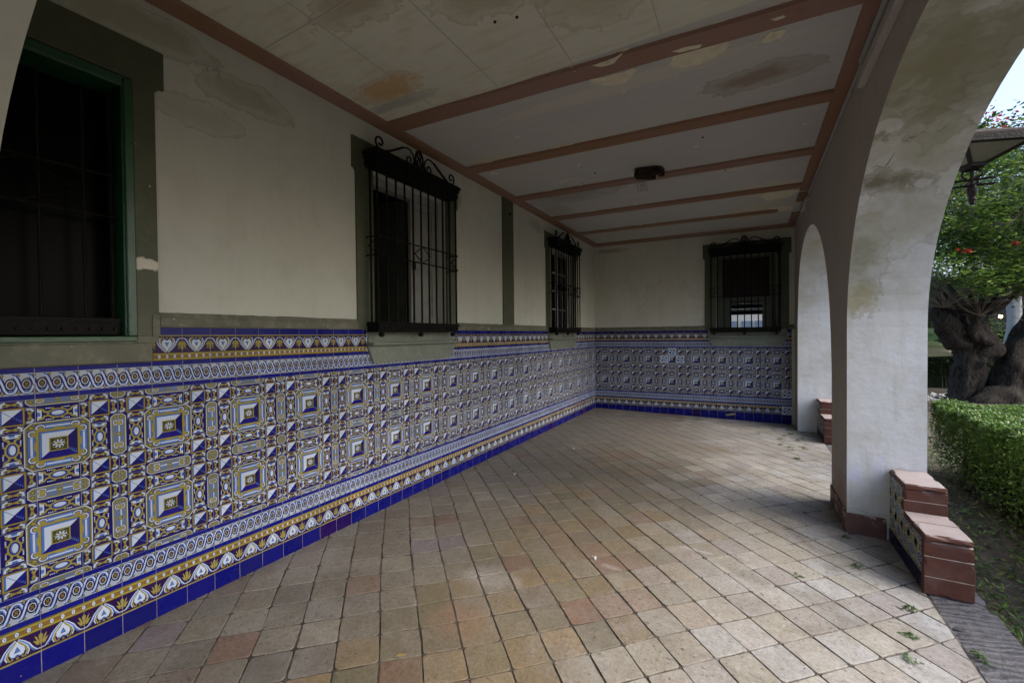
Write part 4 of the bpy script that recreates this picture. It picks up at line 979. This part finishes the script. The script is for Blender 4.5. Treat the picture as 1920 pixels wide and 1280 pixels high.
mb.raw(V, [(i*(ny_+1)+j, (i+1)*(ny_+1)+j, (i+1)*(ny_+1)+j+1, i*(ny_+1)+j+1) for i in range(nx_) for j in range(ny_)]); o = mb.build('paving_bed', M['grout'], fix=False, smooth=True); tag(o, kind='structure')
# threshold slabs under the arches
mb = MB(); zt = fz(3.9)-.004
y = -4.6; k = 0
while y < 9.3:
    L_ = .72+.25*rng.random()
    mb.box((3.925, y+.003, -.3), (4.20+.015*rng.random(), y+L_-.003, zt+(rng.random()-.5)*.004), bev=.006); y += L_
o = mb.build('threshold_path', M['slab']); roughen(o, .004, .07, 9, .02); tag(o, kind='structure')
mb = MB()
for (x, y, r_) in ((4.50, 3.05, .26), (4.95, 3.3, .22), (4.75, 2.6, .28), (5.2, 2.8, .25), (4.5, 2.2, .3), (4.45, 3.55, .10)):
    n = 7; P = [(x+r_*(.85+.3*rng.random())*math.cos(t*2*math.pi/n), y+r_*(.85+.3*rng.random())*math.sin(t*2*math.pi/n)) for t in range(n)]
    if r_ > .15: mb.prism(P, -.20, zt-.012-rng.random()*.01, lambda a, b, c: (a, b, c))
o = mb.build('stepping_stone_path', M['slab']); tag(o, kind='structure')
# ---------------------------------------------------------------- stepped blocks beside the piers
def stepped(y1, label):
    t = empty('stepped_block', (4.02, y1-.4, fz(4)), label=label, cat='stepped block', group='red stepped blocks built against the piers')
    X0, X1 = 3.905-4.02, 4.137-4.02; dz = -fz(4); Yo = y1-(y1-.4)   # local y of the pier face = .4
    zb = 0; f = -.41; mid = 0.0; zl, zu = .305+dz, .50+dz
    mb = MB(); th = .035
    lips = ((X0, f, zl-.05, X1, mid+.01, zl), (X0, mid, zu-.045, X1, .4, zu))
    # lower riser courses
    mb.box((X0, f, .006), (X1, f+.05, .118), bev=.003); mb.box((X0, f, .1195), (X1, f+.05, .245), bev=.003); mb.box((X0, f+.001, .2465), (X1, f+.05, zl-.046), bev=.003)
    mb.box((X0, f-.004, zl-.0445), (X1, f+.22, zl), bev=.008); mb.box((X0, f+.2215, zl-.044), (X1, mid+.001, zl-.001), bev=.004)
    mb.box((X0, mid, zl), (X1, mid+.05, zl+.075), bev=.003); mb.box((X0, mid+.001, zl+.0765), (X1, mid+.05, zu-.044), bev=.003)
    mb.box((X0, mid-.004, zu-.0425), (X1, .399, zu), bev=.008)
    mb.box((X0+.02, f+.05, 0), (X1-.004, mid, zl-.046)); mb.box((X0+.02, mid+.03, 0), (X1-.004, .399, zu-.045))
    roughen(mb.build('red_facing', M['redstep'], t), .0007, .025, 20, .006)
    for (ya, yb_, za, zb_) in ((f-.0008, f+.03, .1172, .1203), (f-.0008, f+.03, .2442, .2473), (mid-.0008, mid+.03, zl+.0742, zl+.0773)):
        mb = MB(); mb.box((X0+.004, ya, za), (X1-.004, yb_, zb_)); mb.build('mortar_joint', M['joint'], t)
    # tiled flank facing the gallery
    T = lambda a, z, d: (X0+.0+d, a, z)
    cells = []
    for i in range(6):
        for j in range(4): cells.append((FLK, f+.05+i*.15, .10+j*.15, 1, 1, (i+j) % 2 == 0))
    TT = lambda a, z, d: (X0+.018+d, a, z)
    def TT(a, z, d): return (X0+.016+d, a, z)
    tilemesh('tiled_flank', cells, TT, t, clip=(f+.048, mid, .10, zl-.045)); tilemesh('tiled_flank', cells, TT, t, clip=(mid+.0, .397, .10, zu-.043))
    mb = MB(); mb.col = (.006, .005, .04); mb.box((X0+.006, f+.051, .002), (X0+.02, .397, .099), bev=.002); mb.build('blue_plinth', M['tile'], t, color=True)
    return t
def flank():
    t = TP(); t.rect(0, 0, 1, 1, (.42, .44, .42))
    for (x, y) in ((.5, .5),):
        for k in range(8): t.ell(x+.2*math.cos(k*.785), y+.2*math.sin(k*.785), .09, .05, BLU if k % 2 else PAL, 8)
        t.ell(x, y, .1, .1, PAL, 10); t.ell(x, y, .05, .05, GLD, 8)
    for (x, y) in ((0, 0), (1, 0), (0, 1), (1, 1)):
        t.ell(x, y, .17, .17, BLU, 10); t.ell(x, y, .10, .10, WHT, 8)
    for s in (0, 1, 2, 3):
        a = s*math.pi/2; f = lambda u, v: (.5+u*math.cos(a)-v*math.sin(a), .5+u*math.sin(a)+v*math.cos(a))
        t.stroke([f(-.5, .25), f(-.35, .38), f(-.1, .34), f(.1, .42), f(.3, .36), f(.5, .25)], .07, GLD)
        t.ell(*f(0, .46), .07, .05, ORG, 7)
    return t
FLK = flank()
stepped(4.40, 'red stepped block with tiled flank against the near pier')
stepped(8.585, 'smaller looking red stepped block against the farthest pier')
# ---------------------------------------------------------------- lantern on the pier
la = empty('wall_lantern', (4.50, 4.785, 2.60), label='square wall lantern with a flat rusty roof and tapering frosted panes beyond the pier', cat='lantern')
mb = MB(); rot = R(20+45)

mb.lathe([(.345, .462), (.345, .475), (.31, .49), (.10, .56), (.03, .58)], (0, 0, 0), 4, rot=rot); mb.build('roof', M['rooftin'], la)
mb = MB(); mb.lathe([(.295, .405), (.352, .408), (.352, .461), (.295, .461)], (0, 0, 0), 4, rot=rot)
for k in range(4):
    a = rot+k*math.pi/2; mb.tube([(.07*math.cos(a), .07*math.sin(a), .305), (.32*math.cos(a), .32*math.sin(a), .415)], .015, 6)
mb.lathe([(.05, .27), (.085, .285), (.085, .31), (.06, .315)], (0, 0, 0), 4, rot=rot); mb.build('frame', M['iron'], la)
for k in range(4):
    a0, a1 = rot+k*math.pi/2, rot+(k+1)*math.pi/2; mb = MB()
    P = lambda r_, a, z: (r_*math.cos(a), r_*math.sin(a), z)
    mb.raw([P(.068, a0, .306), P(.068, a1, .306), P(.315, a1, .414), P(.315, a0, .414), P(.062, a0, .312), P(.062, a1, .312), P(.309, a1, .417), P(.309, a0, .417)],
           [(0, 1, 2, 3), (7, 6, 5, 4), (0, 4, 5, 1), (1, 5, 6, 2), (2, 6, 7, 3), (3, 7, 4, 0)]); mb.build('pane', M['frost'], la)
mb = MB(); mb.lathe([(.004, -.01), (.018, 0), (.02, .02), (.028, .03), (.022, .05), (.034, .09), (.036, .12), (.02, .15), (.014, .17), (.014, .27)], (0, 0, 0), 14); mb.build('finial', M['iron'], la)
mb = MB()
for z in (.145, .19): mb.tube([(-.36, 0, z-.0), (.13, 0, z)], .010, 8); mb.tube([(0, -.10, z), (0, .12, z)], .009, 8)
mb.tube([(-.36, 0, -.02), (-.28, 0, .04), (-.14, 0, .14)], .011, 8); mb.box((-.363, -.04, -.08), (-.35, .04, .28))
for s in (1, -1): mb.tube([(s*(.03+.03*math.sin(R(a))), 0, .235-.03*math.cos(R(a))) for a in range(0, 330, 24)], .007, 6)
mb.build('bracket', M['iron'], la)
# ================================================================== GARDEN
mb = MB()
def gz(x, y): return -.18+.03*math.sin(x*1.3+.5)*math.cos(y*.9)+.02*math.sin(x*3.1+y*2.3)
n = 70; xs = [4.14+(90-4.14)*(i/n)**2.2 for i in range(n+1)]; ys = [(-40+130*j/n) for j in range(n+1)]
ys = sorted({*[-40+i*4 for i in range(10)], *[i*.4-4 for i in range(60)], *[20+i*4 for i in range(30)]})
V = [(x, y, gz(x, y)) for x in xs for y in ys]; ny = len(ys)
mb.raw(V, [(i*ny+j, (i+1)*ny+j, (i+1)*ny+j+1, i*ny+j+1) for i in range(n) for j in range(ny-1)])
o = mb.build('ground', M['soil'], smooth=True); tag(o, kind='structure')
mb = MB(); mb.face([(-150, -150, -.42), (200, -150, -.42), (200, 250, -.42), (-150, 250, -.42)]); o = mb.build('outer_ground', M['soil'], fix=False); tag(o, kind='structure')
def leaves(mb, pts, size, cols, flat=.5, long=1.8, jit=.3, droop=0.):
    """pts: Nx3 array"""
    n = len(pts)
    for i in range(n):
        p = Vector(pts[i]); s_ = size*(.6+.8*rng.random()); a = rng.random()*6.283; el = (rng.random()-.5)*2*flat-droop
        d = Vector((math.cos(a)*math.cos(el), math.sin(a)*math.cos(el), math.sin(el))); sd_ = d.cross(Vector((rng.random()-.5, rng.random()-.5, 1))).normalized()
        nrm = d.cross(sd_); c = cols[int(rng.random()*len(cols))]; k = 1-jit/2+rng.random()*jit; mb.col = (c[0]*k, c[1]*k, c[2]*k)
        w_ = s_/long*.5
        mb.raw([p, p+d*s_*.5+sd_*w_+nrm*s_*.06, p+d*s_, p+d*s_*.5-sd_*w_+nrm*s_*.06], [(0, 1, 2, 3)])
LG_ = [(.11, .21, .03), (.085, .17, .026), (.15, .25, .045), (.06, .13, .022), (.19, .27, .055)]
DK_ = [(.022, .055, .014), (.03, .07, .018), (.018, .045, .012), (.04, .085, .02)]
def hedge_box(name, x0, x1, y0, y1, z0, z1, n, size, cols, label, stems=True):
    t = empty(name, ((x0+x1)/2, (y0+y1)/2, z0), label=label, cat='hedge'); cx, cy = t.location.x, t.location.y
    pts = []; A = [(y1-y0)*(z1-z0), (y1-y0)*(z1-z0), (x1-x0)*(z1-z0), (x1-x0)*(z1-z0), (x1-x0)*(y1-y0)*1.6]; A = np.array(A)/sum(A)
    for i in range(n):
        f = rng.choice(5, p=A); u, v, d = rng.random(3); d = d**1.5*.12
        bz = z0+.05+(z1-z0-.05)*(u**.5)
        if f == 0: p = (x0+d, y0+(y1-y0)*v, bz)
        elif f == 1: p = (x1-d, y0+(y1-y0)*v, bz)
        elif f == 2: p = (x0+(x1-x0)*v, y0+d, bz)
        elif f == 3: p = (x0+(x1-x0)*v, y1-d, bz)
        else: p = (x0+(x1-x0)*u, y0+(y1-y0)*v, z1-d*.45)
        h = .025*math.sin(p[0]*9)*math.cos(p[1]*7)+.015*math.sin(p[1]*23+p[0]*17); s_ = (p[2]-z0)/(z1-z0)
        pts.append((p[0]-cx+h*.8, p[1]-cy+h, p[2]+h*s_-z0))
    mb = MB(); leaves(mb, np.array(pts), size, cols, 1.0, 1.7, .6); mb.build('foliage', M['hedge'], t, color=True, fix=False)
    e_ = min(.22, (x1-x0)*.15); mb = MB(); mb.box((x0+e_-cx, y0+e_-cy, .0), (x1-e_-cx, y1-e_-cy, z1-z0-e_*.6), bev=.05); mb.build('shaded_core', M['core'], t)  # solid core, the hedge's inner shade put into its near-black colour
    mb = MB(); k = 0
    for i in range(int((x1-x0)*(y1-y0)*14)+10):
        x, y = x0+.06+(x1-x0-.12)*rng.random()-cx, y0+.06+(y1-y0-.12)*rng.random()-cy
        P = [(x, y, -.03)]
        for q_ in range(4): P.append((P[-1][0]+(rng.random()-.5)*.07, P[-1][1]+(rng.random()-.5)*.07, P[-1][2]+(z1-z0)*.23))
        mb.tube(P, [.009, .008, .006, .004, .002], 5)
    mb.build('stem', M['twig'], t)['kind'] = 'stuff'
    return t
hedge_box('clipped_hedge', 4.93, 6.5, 3.3, 7.25, -.2, .70, 115000, .030, LG_+LG_[:3], 'low clipped bright green hedge just outside the near arch')
hedge_box('clipped_hedge', 6.2, 13.5, 17.6, 18.9, -.2, .95, 9000, .10, DK_, 'dark clipped hedge across the garden behind the tree trunks')
# ---- gnarled trees
def trunk(mb, P, rads, seg=46, bulge=()):
    P = [Vector(p) for p in P]; n = len(P); sub = 12; pts = []; rr = []
    for i in range(n-1):
        p0, p1, p2, p3 = [P[min(max(j, 0), n-1)] for j in (i-1, i, i+1, i+2)]
        for k in range(sub):
            t = k/sub; pts.append(.5*((2*p1)+(-p0+p2)*t+(2*p0-5*p1+4*p2-p3)*t*t+(-p0+3*p1-3*p2+p3)*t**3)); rr.append(rads[i]*(1-t)+rads[i+1]*t)
    pts.append(P[-1]); rr.append(rads[-1])
    V = []; m_ = len(pts)
    for i, p in enumerate(pts):
        t = (pts[min(i+1, m_-1)]-pts[max(i-1, 0)]).normalized()
        a = t.cross(Vector((0, 1, .1))).normalized(); b = t.cross(a)
        for k in range(seg):
            th = k*2*math.pi/seg; s_ = i*.20
            r_ = rr[i]*(1+.10*math.sin(5*th+s_*.8)+.06*math.sin(9*th-s_*1.1)+.05*abs(math.sin(13*th+s_))+.12*math.sin(s_*1.7+th)+.10*math.sin(s_*2.9-2*th)+.02*(rng.random()-.5))
            q_ = p+(a*math.cos(th)+b*math.sin(th))*r_
            rd = abs(mn.noise(Vector((th*3.2+s_*.25, s_*.55, rr[i]*9))))
            nn_ = mn.noise(q_*1.6)*.16+mn.noise(q_*4.5)*.10+(rd-.2)*.16
            V.append(q_+(a*math.cos(th)+b*math.sin(th))*rr[i]*nn_)
    F = [(i*seg+k, i*seg+(k+1) % seg, (i+1)*seg+(k+1) % seg, (i+1)*seg+k) for i in range(m_-1) for k in range(seg)]+[tuple(range(seg))[::-1], tuple((m_-1)*seg+k for k in range(seg))]
    mb.raw(V, F)
def at(x, y, c): return CP+(CR*((x-960)/FPX)-CU*((y-640)/FPX)+fw)*c
def clump(c, r, n, sq=.7):
    d = rng.normal(size=(n, 3)); d /= np.linalg.norm(d, axis=1)[:, None]; rad = rng.random(n)**.45
    return np.array(c)+d*rad[:, None]*np.array((r, r, r*sq))
def twigs(mb, root, n, L_, sp=.5, r_=.006, up_=.3):
    for i in range(n):
        a = rng.random()*6.283; d = Vector((math.cos(a), math.sin(a), up_+rng.random()*.8)).normalized(); P = [Vector(root)+Vector((0, 0, -.02))]
        for k in range(5): d = (d+Vector(rng.normal(size=3))*sp*.3).normalized(); P.append(P[-1]+d*L_*(.12+.16*rng.random()))
        mb.tube(P, [r_*(1-k/6.5) for k in range(6)], 5)
ta_ = empty('gnarled_tree', at(1812, 752, 11), label='gnarled thick trunk tree with knobbly bark and spreading bare twigs beside the near pier', cat='tree'); o0 = ta_.location.copy()
mb = MB()
P = [at(1812, 752, 11.0), at(1815, 700, 11.), at(1822, 660, 11.), at(1824, 630, 11.), at(1810, 600, 11.05), at(1800, 575, 11.1)]
P = [p-o0 for p in P]; P[0].z -= .25
trunk(mb, P, [.40, .28, .26, .32, .22, .15]); 
trunk(mb, [at(1838, 672, 10.9)-o0, at(1852, 655, 10.8)-o0, at(1850, 635, 10.9)-o0], [.22, .27, .16], 20)
trunk(mb, [at(1800, 640, 11.)-o0, at(1778, 615, 10.9)-o0, at(1765, 585, 10.9)-o0, at(1768, 560, 11.)-o0], [.26, .24, .20, .15], 20)
trunk(mb, [at(1838, 640, 10.7)-o0, at(1822, 622, 10.6)-o0, at(1838, 590, 10.5)-o0], [.08, .08, .11], 14)
trunk(mb, [at(1822, 625, 10.7)-o0, at(1850, 640, 10.6)-o0, at(1862, 645, 10.6)-o0], [.10, .09, .06], 14)
for (x, y) in ((1770, 520), (1800, 500), (1850, 470), (1900, 500), (1880, 555), (1915, 540), (1760, 540)):
    q0 = at(1838, 590, 10.5)-o0; q2 = at(x, y, 10.2)-o0; q1 = (q0+q2)*.5+Vector((0, 0, -.15)); trunk(mb, [q0, q1, q2], [.075, .05, .025], 10)
mb.build('trunk', M['bark'], ta_, smooth=True)
mb = MB()
for (x, y) in ((1838, 590), (1790, 560), (1860, 545), (1770, 575), (1880, 560)): twigs(mb, at(x, y, 10.4)-o0, 40, 1.9, .5, .008)
for (x, y) in ((1835, 470), (1800, 440), (1880, 430), (1900, 470)): twigs(mb, at(x, y, 9.6)-o0, 8, 1.6, .3, .010, .9)
mb.build('twig', M['twig'], ta_)
mb = MB(); C_ = []
for i in range(170):
    x, y = 1700+rng.random()*420, 300+rng.random()*245
    C_.append(clump(at(x, y, 8.6+rng.random()*3.2)-o0, .34+.28*rng.random(), 190, .55))
leaves(mb, np.concatenate(C_), .135, LG_+DK_[:3]+[(.17, .24, .05)], .5, 2.8, .7, .05); mb.build('crown', M['leaf'], ta_, color=True, fix=False)
mb = MB()
def flowers(mb, centres, n, r_, sz):
    for c_ in centres: leaves(mb, clump(c_, r_, n, .7), sz, [(.42, .02, .02), (.30, .015, .03), (.50, .05, .03)], .9, 1.6, .5)
flowers(mb, [at(x, y, 8.9)-o0 for x, y in ((1812, 468), (1800, 470), (1822, 470), (1905, 455))], 12, .07, .055); mb.build('red_blossom', M['leaf'], ta_, color=True, fix=False)
# second trunk, at the right
tb = empty('gnarled_tree', at(1905, 752, 10.6), label='leaning furrowed trunk at the right edge rising behind the low hedge', cat='tree'); o0 = tb.location.copy()
mb = MB(); P = [at(1895, 755, 10.6), at(1900, 715, 10.6), at(1915, 670, 10.6), at(1945, 610, 10.6), at(1985, 540, 10.6), at(2010, 440, 10.6)]; P = [p-o0 for p in P]; P[0].z -= .25
trunk(mb, P, [.56, .38, .34, .32, .30, .26])
trunk(mb, [at(1830, 760, 10.5)-o0-Vector((0, 0, .1)), at(1858, 748, 10.5)-o0, at(1900, 735, 10.5)-o0, at(1930, 700, 10.6)-o0], [.16, .24, .30, .3], 20)
mb.build('trunk', M['bark'], tb, smooth=True)
mb = MB(); C_ = []
for i in range(70):
    x, y = 1880+rng.random()*300, 200+rng.random()*260; C_.append(clump(at(x, y, 11+rng.random()*3)-o0, .5+.4*rng.random(), 150, .6))
leaves(mb, np.concatenate(C_), .15, DK_+LG_[:2], .7, 2.2, .6, .1); mb.build('crown', M['leaf'], tb, color=True, fix=False)
# tall flowering tree against the sky, above the lantern
tc = empty('flowering_tree', at(1880, 740, 17), label='tall tree with red flowers showing against the sky above the lantern', cat='tree'); o0 = tc.location.copy()
mb = MB(); P = [at(1901, 745, 17), at(1899, 650, 17), at(1903, 560, 17), at(1885, 420, 17), at(1890, 300, 17)]; P = [p-o0 for p in P]; P[0].z -= .4
trunk(mb, P, [.28, .22, .20, .18, .10], 18); mb.build('trunk', M['pipe'], tc, smooth=True)
mb = MB(); C_ = []
for i in range(95):
    x, y = 1760+rng.random()*400, 205+rng.random()**.8*240; C_.append(clump(at(x, y, 15+rng.random()*3)-o0, .45+.4*rng.random(), 130, .6))
leaves(mb, np.concatenate(C_), .19, LG_+DK_, .7, 2.2, .6, .1); mb.build('crown', M['leaf'], tc, color=True, fix=False)
mb = MB(); flowers(mb, [at(x, y, 13.6)-o0 for x, y in ((1850, 212), (1856, 222), (1868, 228), (1880, 224), (1875, 232), (1845, 205), (1915, 215), (1912, 245), (1918, 240), (1898, 250))], 11, .34, .11); mb.build('red_blossom', M['leaf'], tc, color=True, fix=False)
# background shrubs and trees closing the garden
for i, (x, y, c_, r_, n_, lab) in enumerate([(1735, 560, 16, 1.3, 2600, 'dark round shrub tree behind the knobbly trunk'), (1770, 655, 16.5, .9, 1600, 'dark leafy shrub standing behind the big pale leaves'), (1870, 655, 20, 1.5, 1600, 'mid green shrub between the two trunks in front of the house'),
        (1700, 420, 21, 3.2, 5200, 'dense tall dark tree half hidden by the near pier'), (1850, 440, 24, 3.8, 6500, 'wide dark tree filling the gap beneath the flowers'), (2010, 460, 22, 3.6, 4500, 'tall dark tree at the right end of the garden')]):
    tt = empty('shrub' if r_ < 2 else 'dark_tree', at(x, y, c_), label=lab, cat='shrub' if r_ < 2 else 'tree'); tt.location.z = -.2; zc = at(x, y, c_).z+.2
    if i == 2: tt.location.x += .2
    mb = MB(); trunk(mb, [(0, 0, -.2), (.05, 0, zc*.5), (0, .05, zc)], [.12+r_*.05, .10+r_*.03, .06], 12); mb.build('trunk', M['bark'], tt, smooth=True)
    C_ = [clump((rng.normal()*r_*.55, rng.normal()*r_*.55, zc+rng.normal()*r_*.38), r_*.38, max(20, n_//28), .75) for _ in range(28)]
    P_ = np.concatenate(C_); P_ = P_[P_[:, 2] > .05]
    mb = MB(); leaves(mb, P_, .12+r_*.035, DK_ if i != 2 else LG_, .8, 1.9, .7); mb.build('crown', M['leaf'], tt, color=True, fix=False)
# broad pale leaves of a large plant
bp = empty('banana_plant', at(1725, 690, 13), label='large plant with broad pale green arching leaves behind the pier edge', cat='plant'); o0 = bp.location.copy(); bp.location.z = -.2; o0 = bp.location.copy()
mb = MB()
for (x0, y0, x1, y1, w_, c_) in ((1700, 640, 1766, 622, .13, (.28, .38, .18)), (1700, 650, 1764, 632, .15, (.18, .32, .12)), (1705, 665, 1792, 664, .17, (.36, .34, .20)), (1705, 650, 1781, 652, .10, (.30, .36, .17)), (1690, 600, 1735, 560, .15, (.12, .22, .07))):
    a, b = at(x0, y0, 12.6)-o0, at(x1, y1, 12.2)-o0; mb.col = c_; n_ = 10; s_ = Vector((.15, -.1, 1)).normalized()
    L_ = [a.lerp(b, k/n_)+Vector((0, 0, .10*math.sin(math.pi*k/n_))) for k in range(n_+1)]
    V = []; 
    for k, p in enumerate(L_): ww = w_*math.sin(math.pi*min(.98, .12+k/n_*.86))**.7; V += [p+s_*ww+Vector((0, .04, 0)), p, p-s_*ww+Vector((0, .04, 0))]
    F = []
    for k in range(n_): F += [(k*3, k*3+1, k*3+4, k*3+3), (k*3+1, k*3+2, k*3+5, k*3+4)]
    mb.raw(V, F)
mb.build('leaf_blade', M['leaf'], bp, color=True, fix=False)
mb = MB(); mb.tube([(0, 0, -.1), (.02, .02, .5), (-.1, 0, 1.2)], [.12, .10, .05], 10); mb.build('stem', M['twig'], bp)
# white flowers low by the pier
wf = empty('white_flowering_plant', at(1748, 762, 9.5), label='low plant with white flowers at the foot of the dark hedge', cat='plant'); o0 = wf.location.copy()
mb = MB(); leaves(mb, np.concatenate([clump(at(x, y, 9.5)-o0, .10, 14, .6) for x, y in ((1742, 745), (1750, 748), (1754, 740), (1765, 752), (1732, 748))]), .10, [(.62, .62, .58), (.7, .7, .66)], .6, 1.3, .2)
mb.build('petal', M['leaf'], wf, color=True, fix=False)
mb = MB(); twigs(mb, (0, 0, 0), 14, .4, .3, .004); mb.tube([(0, 0, -.12), (0, 0, .03)], .02, 6); mb.build('stem', M['twig'], wf)
# house beyond with two lit bulbs
hb = empty('garden_house', at(1880, 690, 27), R(-25), label='dark brown house with two glowing bulbs at the far side of the garden', cat='house'); hb.location.z = -.2
mb = MB(); mb.box((-9, 0, 0), (9, .4, 1.75), bev=.02); mb.build('dark_plinth', M['dark'], hb)
mb = MB(); mb.box((-9, .02, 1.76), (9, .4, 5.2), bev=.02); mb.build('wall', M['housewall'], hb)
mb = MB(); mb.box((-9.3, -.6, 5.21), (9.3, 1.2, 5.4)); mb.build('roof', M['rooftin'], hb)
st = empty('bulb_string', at(1862, 594, 25), label='string of two glowing warm bulbs across the dark house wall', cat='lights'); o0 = st.location.copy()
mb = MB(); a, b = at(1835, 590, 25)-o0, at(1905, 596, 25)-o0; mb.tube([a.lerp(b, k/10)-Vector((0, 0, .12*math.sin(math.pi*k/10))) for k in range(11)], .012, 5); mb.build('cable', M['iron'], st)
for (x, y) in ((1850, 595), (1876, 593)):
    mb = MB(); c_ = at(x, y, 24.9)-o0; mb.lathe([(.01, -.10), (.07, -.06), (.085, 0), (.06, .06), (.02, .10)], c_, 12); mb.build('bulb', M['bulb'], st, smooth=True)
# ground cover outside the arch
gc = MB(); pts = []
for i in range(4200):
    x, y = 4.25+rng.random()**1.5*1.6, 2.6+rng.random()*6.; pts.append((x, y, gz(x, y)+rng.random()*.05))
leaves(gc, np.array(pts), .05, LG_+DK_+[(.16, .17, .06)], .7, 2.6, .5)
pts = np.array([(4.3+rng.random()*3, 4+rng.random()*9, 0) for _ in range(4000)]); pts[:, 2] = [gz(p[0], p[1])+rng.random()*.04 for p in pts]
leaves(gc, pts, .05, LG_+[(.14, .12, .06)], .5, 4, .5)
for i in range(60):
    x, y = 4.24+rng.random()*.8, 3.3+rng.random()*1.4; a = rng.random()*6.28; P = [Vector((x, y, gz(x, y)))]; h = .05+rng.random()*.08
    gc.col = (.10, .16, .04)
    for k in range(1, 4): P.append(P[0]+Vector((math.cos(a)*k*.05, math.sin(a)*k*.05, h*math.sin(k*.9))))
    gc.tube(P, [.003, .003, .002, .001], 3)
o = gc.build('ground_cover', M['leaf'], color=True, fix=False); tag(o, kind='stuff')
# ---------------------------------------------------------------- weeds and litter on the paving
def weed(x, y, s_=1., label='tiny green weed in the paving joints near the last pier', grp='weeds growing between the paving tiles'):
    t = empty('weed', (x, y, fz(x)-.003), label=label, cat='weed', group=grp); mb = MB()
    leaves(mb, clump((0, 0, .014*s_), .04*s_, int(16+10*rng.random()), .35), .028*s_, [(.09, .17, .05), (.13, .20, .07), (.07, .12, .04)], .5, 1.7, .4); mb.build('leaves', M['leaf'], t, color=True, fix=False)
    return t
def P2(x, y, z=-.05): p = px_on(x, y, z); return p.x, p.y
for (x, y) in ((1450, 806), (1452, 800), (1418, 800), (1420, 812), (1470, 816), (1482, 812), (1463, 822), (1497, 824), (1503, 820), (1464, 832), (1482, 836), (1504, 836), (1482, 842), (1510, 840), (1496, 858), (1478, 804), (1550, 826)): weed(*P2(x, y), 1.0)
for x, y, s_, lab in ((1605, 1062, .9, 'bright weed tuft in the joint left of the near stepped block'), (1497, 1082, .7, 'flat weed in the joints left of the near red block'), (1704, 1140, 1.0, 'yellow green weed in the joint in front of the near red block'), (1706, 1192, .8, 'straggly weed at the lower right among pale tiles'),
                      (1712, 1238, .9, 'darker weed on the pale tiles lowest in the picture'), (1834, 1228, 1.1, 'weed at the edge of the grey threshold stone'), (1588, 1008, .8, 'weed at the foot of the near pier'), (1510, 962, .6, 'small weed in front of the near pier'), (1655, 1004, .6, 'yellow weed where the block meets the near pier')):
    weed(*P2(x, y, -.07), s_, lab)
# dry leaves caught on the base course
dl = empty('dry_leaf', tuple(TE(2.62, .035, -.03)), label='dry curled leaf lying against the blue base tiles of the end wall', cat='leaf')
mb = MB(); mb.col = (.35, .33, .17); mb.raw([(-.10, 0, 0), (-.03, -.008, .025), (.06, 0, .045), (.10, .004, .02), (.02, 0, 0), (-.05, -.004, -.015)], [(0, 1, 2, 3, 4, 5)]); mb.build('blade', M['leaf'], dl, color=True, fix=False)
for x, y, lab in ((1116, 1045, 'white scrap on the paving at the middle of the gallery'), (1076, 843, 'small white feather on the far paving'), (752, 1230, 'straw coloured splinter on the near paving'), (965, 892, 'pale scrap left of the middle of the paving')):
    a, b = P2(x, y, -.03); t = empty('paper_scrap' if 'white scrap' in lab or 'pale' in lab else ('feather' if 'feather' in lab else 'splinter'), (a, b, fz(a)+.003), rng.random()*3, label=lab, cat='litter')
    mb = MB(); mb.col = (.75, .76, .8) if 'straw' not in lab else (.5, .38, .18)
    mb.raw([(-.028, -.006, .0), (-.01, .008, .006), (.024, .007, .003), (.03, -.004, .007), (.0, -.009, .001)], [(0, 1, 2, 3, 4)]); mb.raw([(.012, .01, .001), (.03, .016, .004), (.022, .022, .001)], [(0, 1, 2)])
    mb.build('scrap', M['leaf'], t, color=True, fix=False)
